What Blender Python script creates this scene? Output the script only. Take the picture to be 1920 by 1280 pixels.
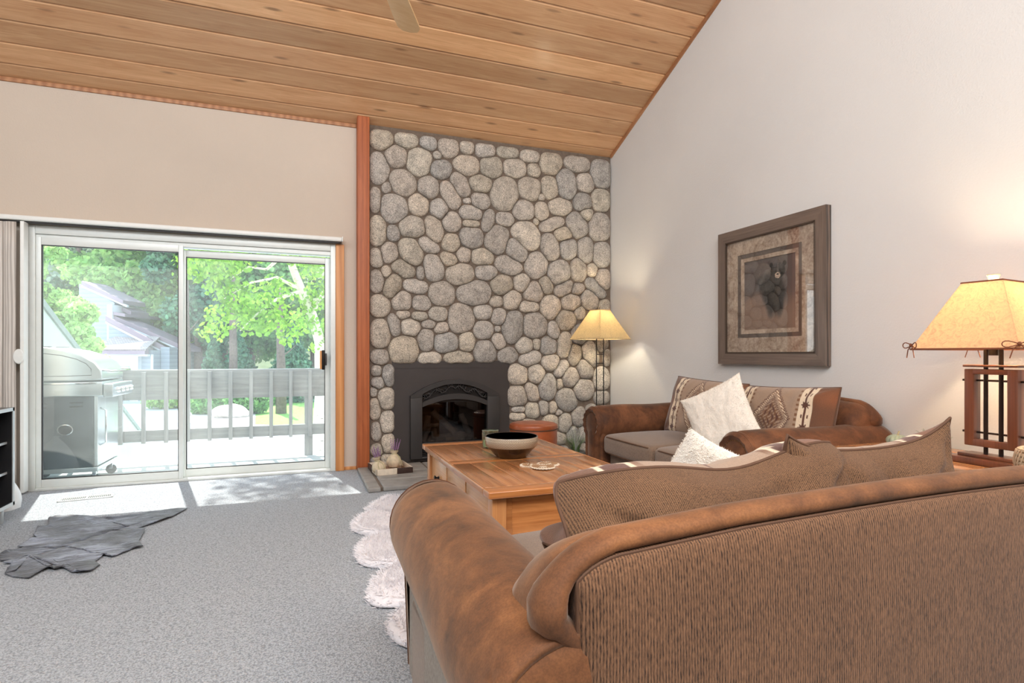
import bpy, bmesh, math, random
from mathutils import Vector, Matrix, noise
PI = math.pi
for o in list(bpy.data.objects):
    bpy.data.objects.remove(o)
S = bpy.context.scene
COL = S.collection
def lin(r, g, b):
    f = lambda c: (c/255/12.92) if c/255 <= .04045 else ((c/255+.055)/1.055)**2.4
    return (f(r), f(g), f(b), 1)

# ------------------------------------------------------------------ camera, sky, sun, lights, exposure
EYE = 1.08; YAW = math.radians(20.43); FPX = 1070.0; HZ = 664.3
cam = bpy.data.cameras.new('camera'); camo = bpy.data.objects.new('camera', cam); COL.objects.link(camo)
camo.location = (0, 0, EYE); camo.rotation_euler = (PI/2, 0, -YAW)
cam.sensor_width = 36; cam.lens = FPX/1920*36; cam.shift_y = (HZ-640)/1920
cam.clip_start = .02; cam.clip_end = 300
S.camera = camo
S.view_settings.view_transform = 'Standard'; S.view_settings.look = 'None'
S.view_settings.gamma = 1; S.view_settings.use_curve_mapping = False
S.view_settings.exposure = 0.6

W = bpy.data.worlds.new('sky'); S.world = W; W.use_nodes = True
wn = W.node_tree; wn.nodes.clear()
wo = wn.nodes.new('ShaderNodeOutputWorld'); wb = wn.nodes.new('ShaderNodeBackground')
wr = wn.nodes.new('ShaderNodeValToRGB'); wt = wn.nodes.new('ShaderNodeTexCoord'); wx = wn.nodes.new('ShaderNodeSeparateXYZ')
wn.links.new(wt.outputs['Generated'], wx.inputs[0]); wn.links.new(wx.outputs[2], wr.inputs[0])
wr.color_ramp.elements[0].color = (.95, .98, 1, 1); wr.color_ramp.elements[1].color = (.55, .75, 1, 1)
wr.color_ramp.elements[0].position = 0.0; wr.color_ramp.elements[1].position = .8
wn.links.new(wr.outputs[0], wb.inputs[0]); wb.inputs[1].default_value = 2.1
wn.links.new(wb.outputs[0], wo.inputs[0])

sun = bpy.data.lights.new('sun', 'SUN'); suno = bpy.data.objects.new('sun', sun); COL.objects.link(suno)
sun.energy = 7.5; sun.angle = math.radians(.6); sun.color = (1, .96, .9)
EL = math.radians(60.5)
sd = Vector((.222*math.cos(EL), -.975*math.cos(EL), -math.sin(EL)))
suno.rotation_euler = sd.to_track_quat('-Z', 'Y').to_euler(); suno.location = (-2, 12, 12)
def area(name, loc, target, sx, sy, e, col):
    l = bpy.data.lights.new(name, 'AREA'); l.shape = 'RECTANGLE'; l.size = sx; l.size_y = sy; l.energy = e; l.color = col
    o = bpy.data.objects.new(name, l); COL.objects.link(o); o.location = loc
    o.rotation_euler = (Vector(target)-Vector(loc)).to_track_quat('-Z', 'Y').to_euler(); return o
area('fill_area_high', (0.2, -1.0, 4.25), (.6, 3.6, .8), 4.2, 1.8, 185, (.93, .965, 1))  # broad fill added high behind the camera, no skylight is built there
area('fill_area_left', (-3.0, 1.0, 3.9), (2.2, 3.2, 1.0), 1.8, 1.2, 45, (.84, .92, 1))  # cool side fill, added; the left wall has no window
area('fill_area_warm', (2.2, -1.8, 3.4), (1.2, 1.0, .6), .8, .8, 26, (1, .80, .58))  # warm fill added behind the camera, not a fitting of the room
def bulb(name, loc, e, col, r=.03):
    l = bpy.data.lights.new(name, 'POINT'); l.energy = e; l.color = col; l.shadow_soft_size = r
    o = bpy.data.objects.new(name, l); COL.objects.link(o); o.location = loc; return o

# ------------------------------------------------------------------ coordinates read off the picture
_F = Vector((math.sin(YAW), math.cos(YAW), 0)); _R = Vector((math.cos(YAW), -math.sin(YAW), 0)); _C = Vector((0, 0, EYE))
def ray(x, y): return _F + _R*((x-960)/FPX) + Vector((0, 0, (HZ-y)/FPX))
def at(x, y, Y=None, X=None, Z=None, T=None):
    d = ray(x, y)
    if Y is not None: t = Y/d.y
    elif X is not None: t = X/d.x
    elif Z is not None: t = (Z-EYE)/d.z
    else: t = T
    return _C + d*t

# ------------------------------------------------------------------ mesh helper
class MB:
    def __init__(s): s.v = []; s.f = []; s.c = []; s.M = None; s.usec = False; s.uv = None
    def add(s, vs, fs, col=None):
        n = len(s.v)
        if s.M is not None: vs = [s.M @ Vector(p) for p in vs]
        s.v += [tuple(p) for p in vs]; s.f += [tuple(i+n for i in f) for f in fs]
        s.c += [col or (1, 1, 1, 1)]*len(vs) if not isinstance(col, list) else col
        if col is not None: s.usec = True
        return s
    def box(s, x0, y0, z0, x1, y1, z1, col=None):
        return s.add([(x0,y0,z0),(x1,y0,z0),(x1,y1,z0),(x0,y1,z0),(x0,y0,z1),(x1,y0,z1),(x1,y1,z1),(x0,y1,z1)],
            [(0,3,2,1),(4,5,6,7),(0,1,5,4),(1,2,6,5),(2,3,7,6),(3,0,4,7)], col)
    def rbox(s, x0, y0, z0, x1, y1, z1, r=.02, n=3, crown=0, col=None, fn=None):
        cx, cy, cz = (x0+x1)/2, (y0+y1)/2, (z0+z1)/2; hx, hy, hz = (x1-x0)/2, (y1-y0)/2, (z1-z0)/2
        r = min(r, hx, hy, hz)
        def axis(h, m):
            a = [-h + r*(1-math.cos(PI/2*i/n))*1.0 for i in range(n+1)]
            mid = [-h+r+(2*h-2*r)*i/m for i in range(1, m)]
            return a+mid+[-t for t in reversed(a)]
        m = 10 if (crown or fn) else 2
        ax, ay, az = axis(hx, m), axis(hy, m), axis(hz, 3 if (crown or fn) else 2)
        vs = []; idx = {}; fs = []
        def P(a, b, c):
            k = (round(a, 5), round(b, 5), round(c, 5))
            if k in idx: return idx[k]
            q = Vector((max(-hx+r, min(hx-r, a)), max(-hy+r, min(hy-r, b)), max(-hz+r, min(hz-r, c))))
            d = Vector((a, b, c))-q
            if d.length > 1e-9: d = d.normalized()*r
            p = q+d
            if crown:
                w = max(0, 1-(p.x/hx)**2)**.6*max(0, 1-(p.y/hy)**2)**.6
                p.z += crown*w*(1 if p.z > 0 else -.15)
            p += Vector((cx, cy, cz))
            if fn: p = fn(p)
            idx[k] = len(vs); vs.append(p); return idx[k]
        def side(A, B, g):
            for i in range(len(A)-1):
                for j in range(len(B)-1):
                    fs.append((g(A[i],B[j]), g(A[i+1],B[j]), g(A[i+1],B[j+1]), g(A[i],B[j+1])))
        side(ax, ay, lambda a, b: P(a, b, hz)); side(ay, ax, lambda b, a: P(a, b, -hz))
        side(ax, az, lambda a, c: P(a, -hy, c)); side(az, ax, lambda c, a: P(a, hy, c))
        side(ay, az, lambda b, c: P(hx, b, c)); side(az, ay, lambda c, b: P(-hx, b, c))
        fs = [f for f in fs if len(set(f)) == 4]
        return s.add(vs, fs, col)
    def tube(s, pts, r, n=8, closed=False, cap=True, col=None, flat=1.0, up=None):
        pts = [Vector(p) for p in pts]; m = len(pts); rs = r if isinstance(r, (list, tuple)) else [r]*m
        vs = []; prev = None
        for i, p in enumerate(pts):
            a = pts[(i-1) % m] if (i or closed) else p; b = pts[(i+1) % m] if (i < m-1 or closed) else p
            t = (b-a); t = t.normalized() if t.length > 1e-9 else Vector((0, 0, 1))
            ref = Vector(up) if up else (prev if prev is not None else (Vector((0, 0, 1)) if abs(t.z) < .9 else Vector((1, 0, 0))))
            u = ref - t*ref.dot(t)
            if u.length < 1e-6: u = t.orthogonal()
            u.normalize(); w = t.cross(u); prev = u
            for k in range(n):
                q = 2*PI*k/n; vs.append(p+(u*math.cos(q)*flat+w*math.sin(q))*rs[i])
        fs = []
        for i in range(m if closed else m-1):
            j = (i+1) % m
            for k in range(n): fs.append((i*n+k, i*n+(k+1) % n, j*n+(k+1) % n, j*n+k))
        if cap and not closed: fs += [tuple(reversed(range(n))), tuple((m-1)*n+k for k in range(n))]
        return s.add(vs, fs, col)
    def lathe(s, prof, cx=0, cy=0, cz=0, n=32, col=None, sx=1, sy=1):
        vs = []; fs = []
        for r, z in prof:
            for k in range(n):
                a = 2*PI*k/n; vs.append((cx+r*math.cos(a)*sx, cy+r*math.sin(a)*sy, cz+z))
        for i in range(len(prof)-1):
            for k in range(n): fs.append((i*n+k, i*n+(k+1) % n, (i+1)*n+(k+1) % n, (i+1)*n+k))
        fs.append(tuple(reversed(range(n)))); fs.append(tuple((len(prof)-1)*n+k for k in range(n)))
        return s.add(vs, fs, col)
    def cyl(s, cx, cy, z0, z1, r, n=20, col=None):
        b = min(r*.15, abs(z1-z0)*.2); return s.lathe([(r-b, z0), (r, z0+b), (r, z1-b), (r-b, z1)], cx, cy, 0, n, col)
    def prism(s, poly, a0, a1, axis='y', col=None):
        n = len(poly)
        def P(u, w, a): return {'y': (u, a, w), 'x': (a, u, w), 'z': (u, w, a)}[axis]
        vs = [P(u, w, a0) for u, w in poly]+[P(u, w, a1) for u, w in poly]
        fs = [tuple(range(n)), tuple(reversed(range(n, 2*n)))]+[(i, n+i, n+(i+1) % n, (i+1) % n) for i in range(n)]
        return s.add(vs, fs, col)
    def grid(s, nu, nv, fn, col=None, wrap=False):
        vs = [fn(i/(nu-1) if not wrap else i/nu, j/(nv-1)) for j in range(nv) for i in range(nu)]
        cs = [col(i/(nu-1), j/(nv-1)) for j in range(nv) for i in range(nu)] if callable(col) else col
        fs = []
        for j in range(nv-1):
            for i in range(nu if wrap else nu-1):
                k = (i+1) % nu; fs.append((j*nu+i, j*nu+k, (j+1)*nu+k, (j+1)*nu+i))
        return s.add(vs, fs, cs)
    def build(s, name, mat, parent=None, smooth=True, ang=40, fixn=True, mods=()):
        me = bpy.data.meshes.new(name); me.from_pydata(s.v, [], s.f)
        if s.usec:
            a = me.color_attributes.new('Col', 'FLOAT_COLOR', 'POINT')
            a.data.foreach_set('color', [c for q in s.c for c in q])
        if fixn and len(s.f) < 60000:
            bm = bmesh.new(); bm.from_mesh(me); bmesh.ops.recalc_face_normals(bm, faces=bm.faces); bm.to_mesh(me); bm.free()
        me.materials.append(mat)
        if smooth:
            me.polygons.foreach_set('use_smooth', [True]*len(me.polygons))
            if ang < 180: me.set_sharp_from_angle(angle=math.radians(ang))
        me.update()
        o = bpy.data.objects.new(name, me); COL.objects.link(o)
        if parent is not None: o.parent = parent
        return o
def tag(o, label=None, cat=None, group=None, kind=None):
    if label: o['label'] = label
    if cat: o['category'] = cat
    if group: o['group'] = group
    if kind: o['kind'] = kind
    return o
def thing(name, label, cat, loc=(0, 0, 0), rz=0, group=None):
    o = bpy.data.objects.new(name, None); COL.objects.link(o); o.empty_display_size = .1
    o.location = loc; o.rotation_euler = (0, 0, rz); return tag(o, label, cat, group)
def struct(o): o['kind'] = 'structure'; return o
def dup(root, loc, rz, label=None):
    r = root.copy(); COL.objects.link(r); r.location = loc; r.rotation_euler = (0, 0, rz)
    if label: r['label'] = label
    for ch in list(root.children):
        c = ch.copy(); COL.objects.link(c); c.parent = r
        for g in list(ch.children):
            d = g.copy(); COL.objects.link(d); d.parent = c
    return r
def nz(p, sc=1.0, seed=0): return noise.noise(Vector(p)*sc+Vector((seed*7.3, seed*3.1, seed*5.7)))

# ------------------------------------------------------------------ materials
def newmat(name):
    m = bpy.data.materials.new(name); m.use_nodes = True; nt = m.node_tree; nt.nodes.clear()
    out = nt.nodes.new('ShaderNodeOutputMaterial'); b = nt.nodes.new('ShaderNodeBsdfPrincipled')
    nt.links.new(b.outputs[0], out.inputs[0]); return m, nt, b
def texco(nt, scale=(1, 1, 1), rot=(0, 0, 0), kind='Object'):
    t = nt.nodes.new('ShaderNodeTexCoord'); mp = nt.nodes.new('ShaderNodeMapping')
    mp.inputs['Scale'].default_value = scale; mp.inputs['Rotation'].default_value = rot
    nt.links.new(t.outputs[kind], mp.inputs[0]); return mp.outputs[0]
def noi(nt, vec, sc, det=4, rough=.55, dist=0):
    n = nt.nodes.new('ShaderNodeTexNoise'); n.inputs['Scale'].default_value = sc; n.inputs['Detail'].default_value = det
    n.inputs['Roughness'].default_value = rough; n.inputs['Distortion'].default_value = dist
    if vec is not None: nt.links.new(vec, n.inputs['Vector'])
    return n.outputs[0]
def vor(nt, vec, sc, feat='F1', out=0):
    n = nt.nodes.new('ShaderNodeTexVoronoi'); n.feature = feat; n.inputs['Scale'].default_value = sc
    if vec is not None: nt.links.new(vec, n.inputs['Vector'])
    return n.outputs[out]
def ramp(nt, fac, stops):
    r = nt.nodes.new('ShaderNodeValToRGB'); e = r.color_ramp.elements
    while len(e) < len(stops): e.new(.5)
    for i, (p, c) in enumerate(stops): e[i].position = p; e[i].color = c
    nt.links.new(fac, r.inputs[0]); return r.outputs[0]
def mix(nt, a, b, fac=.5, mode='MIX'):
    m = nt.nodes.new('ShaderNodeMix'); m.data_type = 'RGBA'; m.blend_type = mode
    for i, v in ((0, fac), (6, a), (7, b)):
        if hasattr(v, 'is_output'): nt.links.new(v, m.inputs[i])
        else: m.inputs[i].default_value = v
    return m.outputs[2]
def mth(nt, op, a, b=0.0, c=None):
    m = nt.nodes.new('ShaderNodeMath'); m.operation = op
    for i, v in enumerate((a, b) if c is None else (a, b, c)):
        if hasattr(v, 'is_output'): nt.links.new(v, m.inputs[i])
        else: m.inputs[i].default_value = v
    return m.outputs[0]
def bump(nt, b, h, st=.3, dist=.01):
    n = nt.nodes.new('ShaderNodeBump'); n.inputs['Strength'].default_value = st; n.inputs['Distance'].default_value = dist
    nt.links.new(h, n.inputs['Height']); nt.links.new(n.outputs[0], b.inputs['Normal'])
def vcol(nt):
    a = nt.nodes.new('ShaderNodeVertexColor'); a.layer_name = 'Col'; return a.outputs[0]
def g4(v): return (v, v, v, 1)
def plain(name, c, rough=.5, metal=0, var=.08, sc=20, bst=.05, coat=0, spec=.5):
    m, nt, b = newmat(name); v = texco(nt)
    n = noi(nt, v, sc, 4)
    d = tuple(max(0, x*(1-var)) for x in c[:3])+(1,); l = tuple(min(1, x*(1+var)) for x in c[:3])+(1,)
    nt.links.new(ramp(nt, n, [(.3, d), (.7, l)]), b.inputs['Base Color'])
    b.inputs['Roughness'].default_value = rough; b.inputs['Metallic'].default_value = metal
    b.inputs['Specular IOR Level'].default_value = spec; b.inputs['Coat Weight'].default_value = coat
    if bst: bump(nt, b, noi(nt, v, sc*6, 3), bst, .003)
    return m
def wood(name, dark, light, axis='x', rough=.4, tone=False, knots=False, coat=0, ring=1.0, fine=1.0, wv=.35):
    m, nt, b = newmat(name)
    sc = {'x': (1, 9, 9), 'y': (9, 1, 9), 'z': (9, 9, 1)}[axis]
    v = texco(nt, sc)
    w = nt.nodes.new('ShaderNodeTexWave'); w.wave_type = 'BANDS'; w.bands_direction = {'x': 'Z', 'y': 'X', 'z': 'X'}[axis]
    w.inputs['Scale'].default_value = .55*ring; w.inputs['Distortion'].default_value = 7; w.inputs['Detail'].default_value = 3
    w.inputs['Detail Scale'].default_value = .6
    nt.links.new(v, w.inputs[0])
    n1 = noi(nt, v, 2.2, 5, .6, 1.5)
    sc2 = {'x': (2.5, 160, 160), 'y': (160, 2.5, 160), 'z': (160, 160, 2.5)}[axis]
    n2 = noi(nt, texco(nt, sc2), 1.0*fine, 3)
    f = mth(nt, 'ADD', mth(nt, 'MULTIPLY', w.outputs[0], wv), mth(nt, 'ADD', mth(nt, 'MULTIPLY', n1, .62-wv), mth(nt, 'MULTIPLY', n2, .45)))
    c = ramp(nt, f, [(.28, dark), (.8, light)])
    if tone: c = mix(nt, c, vcol(nt), 1.0, 'MULTIPLY')
    if knots:
        ks = {'x': (1.1, 5.2, 5.2), 'y': (5.2, 1.1, 5.2), 'z': (5.2, 5.2, 1.1)}[axis]
        kv = texco(nt, tuple(q*1.9 for q in ks))
        kd = vor(nt, kv, 1.0); nn = noi(nt, texco(nt, (9, 30, 30)), 1.0)
        kf = ramp(nt, mth(nt, 'ADD', kd, mth(nt, 'MULTIPLY', nn, .05)), [(.09, g4(1)), (.19, g4(0))])
        sel = ramp(nt, vor(nt, kv, 1.0, out=1), [(.3, g4(0)), (.34, g4(1))])
        c = mix(nt, c, tuple(q*.42 for q in dark[:3])+(1,), mth(nt, 'MULTIPLY', mth(nt, 'MULTIPLY', kf, sel), .75))
    nt.links.new(c, b.inputs['Base Color'])
    b.inputs['Roughness'].default_value = rough; b.inputs['Coat Weight'].default_value = coat; b.inputs['Coat Roughness'].default_value = .18
    bump(nt, b, f, .12, .002); return m
def suede(name, c1, c2, c3, rough=.75):
    m, nt, b = newmat(name); v = texco(nt)
    n = noi(nt, v, 3.2, 5, .6, 1.0); n2 = noi(nt, v, 11, 5, .65, .6)
    f = mth(nt, 'ADD', mth(nt, 'MULTIPLY', n, .6), mth(nt, 'MULTIPLY', n2, .4))
    c = ramp(nt, f, [(.36, c1), (.5, c2), (.64, c3)])
    c = mix(nt, c, ramp(nt, noi(nt, v, 260, 2), [(.4, g4(.75)), (.6, g4(1.15))]), .5, 'MULTIPLY')
    nt.links.new(c, b.inputs['Base Color']); b.inputs['Roughness'].default_value = rough
    b.inputs['Sheen Weight'].default_value = .32; b.inputs['Sheen Roughness'].default_value = .35; b.inputs['Sheen Tint'].default_value = (1, .85, .7, 1)
    b.inputs['Specular IOR Level'].default_value = .35
    bump(nt, b, noi(nt, v, 45, 6, .7), .18, .004); return m
def chenille(name, dark, light, axis='x', pitch=230, sheen=.1):
    """corded fabric: ribs repeat along the given axis, broken into short flecks"""
    m, nt, b = newmat(name)
    w = nt.nodes.new('ShaderNodeTexWave'); w.wave_type = 'BANDS'; w.bands_direction = axis.upper()
    w.inputs['Scale'].default_value = pitch/3.18; w.inputs['Distortion'].default_value = .8; w.inputs['Detail'].default_value = 1
    nt.links.new(texco(nt), w.inputs[0])
    a = {'x': (420, 420, 85), 'y': (420, 420, 85), 'z': (85, 85, 420)}[axis]
    fl = noi(nt, texco(nt, a), 1.0, 3, .6); big = noi(nt, texco(nt), 5, 3)
    f = mth(nt, 'ADD', mth(nt, 'MULTIPLY', w.outputs[0], .22), mth(nt, 'ADD', mth(nt, 'MULTIPLY', fl, .75), mth(nt, 'MULTIPLY', big, .15)))
    nt.links.new(ramp(nt, f, [(.34, dark), (.52, tuple((p+q)/2 for p, q in zip(dark, light))), (.74, light)]), b.inputs['Base Color'])
    b.inputs['Roughness'].default_value = .9; b.inputs['Sheen Weight'].default_value = sheen; b.inputs['Specular IOR Level'].default_value = .2
    bump(nt, b, f, .5, .004); return m
def vertexmat(name, rough=.8, sc=200, bst=.3, sheen=0.0, amt=.35, coat=0):
    m, nt, b = newmat(name); v = texco(nt); n = noi(nt, v, sc, 3)
    c = mix(nt, vcol(nt), ramp(nt, n, [(.3, g4(.7)), (.7, g4(1.25))]), amt, 'MULTIPLY')
    nt.links.new(c, b.inputs['Base Color']); b.inputs['Roughness'].default_value = rough; b.inputs['Sheen Weight'].default_value = sheen
    b.inputs['Coat Weight'].default_value = coat
    bump(nt, b, n, bst, .002); return m
def clear(name, tint=(1, 1, 1, 1), refl=.08, rough=.0, haze=0):
    m = bpy.data.materials.new(name); m.use_nodes = True; nt = m.node_tree; nt.nodes.clear()
    o = nt.nodes.new('ShaderNodeOutputMaterial'); mx = nt.nodes.new('ShaderNodeMixShader'); t = nt.nodes.new('ShaderNodeBsdfTransparent')
    g = nt.nodes.new('ShaderNodeBsdfGlossy'); g.inputs['Roughness'].default_value = rough
    fr = nt.nodes.new('ShaderNodeLayerWeight'); fr.inputs[0].default_value = .5
    t.inputs[0].default_value = tint
    nt.links.new(mth(nt, 'ADD', mth(nt, 'MULTIPLY', mth(nt, 'POWER', fr.outputs[1], 5.0), .9-refl), refl), mx.inputs[0])
    body = t.outputs[0]
    if haze:   # pale haze mixed into the glass, stands in for the glare outdoors
        d = nt.nodes.new('ShaderNodeBsdfTranslucent'); d.inputs[0].default_value = (.95, 1, .97, 1); m2 = nt.nodes.new('ShaderNodeMixShader')
        nt.links.new(mth(nt, 'MULTIPLY', ramp(nt, noi(nt, texco(nt), 2.2, 5, .6, .5), [(.3, g4(.5)), (.7, g4(1))]), haze), m2.inputs[0])
        nt.links.new(t.outputs[0], m2.inputs[1]); nt.links.new(d.outputs[0], m2.inputs[2]); body = m2.outputs[0]
    nt.links.new(body, mx.inputs[1]); nt.links.new(g.outputs[0], mx.inputs[2]); nt.links.new(mx.outputs[0], o.inputs[0]); return m
def shade_mat(name, c, emis=0.0, sc=14):
    m = bpy.data.materials.new(name); m.use_nodes = True; nt = m.node_tree; nt.nodes.clear()
    o = nt.nodes.new('ShaderNodeOutputMaterial'); mx = nt.nodes.new('ShaderNodeMixShader'); d = nt.nodes.new('ShaderNodeBsdfDiffuse'); t = nt.nodes.new('ShaderNodeBsdfTranslucent')
    v = texco(nt); n = noi(nt, v, sc, 8, .75, 2.5)
    cc = ramp(nt, n, [(.35, tuple(x*.72 for x in c[:3])+(1,)), (.55, c)])
    nt.links.new(cc, d.inputs[0]); nt.links.new(cc, t.inputs[0]); mx.inputs[0].default_value = .6
    nt.links.new(d.outputs[0], mx.inputs[1]); nt.links.new(t.outputs[0], mx.inputs[2]); nt.links.new(mx.outputs[0], o.inputs[0]); return m

# carpet
m, nt, b = newmat('carpet'); v = texco(nt)
h1 = vor(nt, v, 150); h2 = noi(nt, v, 75, 4, .7)
hh = mth(nt, 'ADD', mth(nt, 'MULTIPLY', h1, -.6), h2)
nt.links.new(ramp(nt, hh, [(0, lin(140, 145, 151)), (.28, lin(184, 189, 195)), (.62, lin(208, 212, 217))]), b.inputs['Base Color'])
b.inputs['Roughness'].default_value = 1; b.inputs['Specular IOR Level'].default_value = .1; b.inputs['Sheen Weight'].default_value = .25
bump(nt, b, hh, .9, .012); M_CARPET = m
# plaster
def plaster(name, c):
    m, nt, b = newmat(name); v = texco(nt); n = noi(nt, v, 90, 4, .6)
    nt.links.new(mix(nt, c, ramp(nt, noi(nt, v, .8, 3), [(.3, g4(.96)), (.7, g4(1.03))]), 1.0, 'MULTIPLY'), b.inputs['Base Color'])
    b.inputs['Roughness'].default_value = .85; b.inputs['Specular IOR Level'].default_value = .25
    bump(nt, b, n, .35, .006); return m
M_WALL = plaster('wall_plaster', lin(218, 216, 213)); M_WALL_SHADED = plaster('wall_plaster_shaded', lin(205, 191, 176))  # second copy carries the backlit back wall's shade in its colour
M_CEIL = wood('cedar_ceiling', lin(190, 136, 92), lin(232, 190, 146), 'x', .4, tone=True, knots=True, coat=.15, wv=.08)
M_POST = wood('redwood_post', lin(140, 70, 36), lin(192, 108, 60), 'z', .5, ring=1.5, wv=.15)
M_JAMB = wood('fir_jamb', lin(186, 120, 66), lin(222, 160, 102), 'z', .45)
M_TRIM = wood('ceiling_trim_wood', lin(150, 98, 62), lin(190, 138, 96), 'y', .5)
M_WHITE = plain('white_vinyl', lin(232, 234, 230), .35, var=.02)
M_ALU = plain('white_aluminium', lin(222, 226, 222), .35, .1, var=.02)
M_GLASS = clear('window_glass', (.985, 1, .99, 1), .045, 0, .07)
M_BLACK = plain('black_iron', lin(34, 31, 30), .45, .6)
M_DARKM = plain('dark_grey_metal', lin(62, 60, 60), .5, .4, var=.1)
# stone
m, nt, b = newmat('river_stone'); v = texco(nt)
n1 = noi(nt, v, 14, 6, .65, .4); n2 = noi(nt, v, 120, 4, .8); n3 = vor(nt, v, 260)
c = ramp(nt, n1, [(.3, g4(.62)), (.5, g4(.95)), (.7, g4(1.2))])
c = mix(nt, vcol(nt), c, 1.0, 'MULTIPLY')
c = mix(nt, c, ramp(nt, n2, [(.38, g4(.3)), (.5, g4(1)), (.62, g4(1.5))]), .9, 'MULTIPLY')
nt.links.new(c, b.inputs['Base Color']); b.inputs['Roughness'].default_value = .8
bump(nt, b, mth(nt, 'ADD', n1, mth(nt, 'MULTIPLY', n2, .35)), .55, .02); M_STONE = m
M_MORTAR = plain('brown_mortar', lin(112, 98, 86), .95, var=.2, sc=30, bst=.4)
SUEDE = suede('brown_suede', lin(72, 47, 32), lin(112, 72, 44), lin(144, 95, 58))
SUEDE_D = suede('dark_brown_suede', lin(62, 38, 25), lin(98, 60, 36), lin(126, 80, 50))
CHEN = chenille('brown_chenille', lin(44, 32, 26), lin(140, 103, 76), 'x', 190)
CHEN_SIDE = chenille('grey_brown_chenille', lin(96, 84, 74), lin(180, 170, 158), 'y', 190)
CHEN_SEAT = chenille('seat_chenille', lin(82, 64, 52), lin(146, 122, 102), 'x', 240, .3)
PIPE = plain('brown_piping', lin(92, 64, 46), .8)

# ================================================================== THE ROOM
XW = 3.22; YB = 5.55; XL = -3.4; YR = -3.5; SL = .4167; ZC = 3.245; RIDGE = .6
def ceilz(y): return ZC+SL*(YB-y) if y > RIDGE else ZC+SL*(YB-RIDGE)-SL*(RIDGE-y)
struct(MB().box(XL-.1, YR-.1, -.12, XW+.1, YB+.08, 0).build('floor', M_CARPET, smooth=False))
# wooden ceiling: one board after another, each with its own tone
random.seed(5)
tones = [.9, 1.06, .88, .98, .74, 1.16, .86, .94, 1.0, .74, 1.05, .88, 1.02, .82, 1.1, .92, .97, .8, 1.08, .93, .99, .88, 1.03, .9, .96, .84, 1.05]
cb = MB(); nb = int((YB+.3-RIDGE)/.1865)+1
for i in range(nb):
    y1 = 5.61-.1865*i+.0; y0 = y1-.1865+.003
    t = tones[i % len(tones)]; c = (t, t*(.985+.02*random.random()), t*(.97+.03*random.random()), 1)
    z0, z1 = ZC+SL*(YB-y0), ZC+SL*(YB-y1)
    e = .012
    cb.add([(XL,y0,z0+e),(XW+.05,y0,z0+e),(XW+.05,y0+.009,z0-SL*.009),(XL,y0+.009,z0-SL*.009),
            (XL,y1-.009,z1+SL*.009),(XW+.05,y1-.009,z1+SL*.009),(XW+.05,y1,z1+e),(XL,y1,z1+e)],
           [(0,1,2,3),(3,2,5,4),(4,5,6,7)], c)
for sgn in (1,):
    a = (XL, 5.75, ceilz(5.75)+.03); bb = (XW+.1, 5.75, ceilz(5.75)+.03); r0 = (XL, RIDGE, ceilz(RIDGE)+.03); r1 = (XW+.1, RIDGE, ceilz(RIDGE)+.03)
    q0 = (XL, YR-.1, ceilz(YR-.1)); q1 = (XW+.1, YR-.1, ceilz(YR-.1))
    up = lambda p: (p[0], p[1], p[2]+.15)
    cb.add([a, bb, r1, r0, up(a), up(bb), up(r1), up(r0)], [(0,1,2,3),(4,7,6,5),(0,4,5,1),(1,5,6,2),(0,3,7,4)], (.35, .3, .25, 1))
    cb.add([r0, r1, q1, q0, up(r0), up(r1), up(q1), up(q0)], [(0,1,2,3),(4,7,6,5),(2,6,7,3),(1,5,6,2),(0,3,7,4)], (.95, .93, .9, 1))
struct(cb.build('ceiling', M_CEIL, smooth=False, fixn=False))
# walls
side = [(YR-.1, -.1), (YB+.35, -.1), (YB+.35, ceilz(YB+.35)+.05), (RIDGE, ceilz(RIDGE)+.08), (YR-.1, ceilz(YR-.1)+.08)]
struct(MB().prism(side, XW, XW+.12, 'x').build('wall_right', M_WALL, smooth=False))
struct(MB().prism(side, XL-.12, XL, 'x').build('wall_left', M_WALL, smooth=False))
struct(MB().box(XL, YR-.12, -.1, XW, YR, ceilz(YR)+.08).build('wall_rear', M_WALL, smooth=False))
wb_ = MB()
wb_.box(XL, YB, -.1, -2.0, YB+.14, ceilz(YB)+.02)
wb_.box(-2.0, YB, 2.1, .39, YB+.14, ceilz(YB)+.02)
wb_.box(.39, YB, -.1, .62, YB+.14, ceilz(YB)+.02)
struct(wb_.build('wall_back', M_WALL_SHADED, smooth=False))
# timber post, ceiling trims, baseboard
struct(MB().rbox(.502, 5.44, .0, .612, 5.60, ceilz(5.44)+.0, .008).build('trim_1', M_POST))
t2 = MB()
for y0, y1 in ((5.5, RIDGE),):
    t2.add([(XW-.022,y0,ceilz(y0)-.028),(XW,y0,ceilz(y0)-.028),(XW,y0,ceilz(y0)+.01),(XW-.022,y0,ceilz(y0)+.01),
            (XW-.022,y1,ceilz(y1)-.028),(XW,y1,ceilz(y1)-.028),(XW,y1,ceilz(y1)+.01),(XW-.022,y1,ceilz(y1)+.01)],
           [(0,1,2,3),(4,7,6,5),(0,4,5,1),(1,5,6,2),(2,6,7,3),(3,7,4,0)])
struct(t2.build('trim_2', M_TRIM, smooth=False))
struct(MB().rbox(XL, YB-.012, ceilz(YB)-.035, .5, YB+.01, ceilz(YB)+.0, .003).build('trim_3', M_TRIM))
struct(MB().rbox(.39, YB-.014, 0, .502, YB+.005, .03, .003).build('baseboard_back', M_JAMB))
struct(MB().rbox(.315, YB-.035, 0, .39, YB+.12, 2.1, .004).build('trim_4', M_JAMB))

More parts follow.
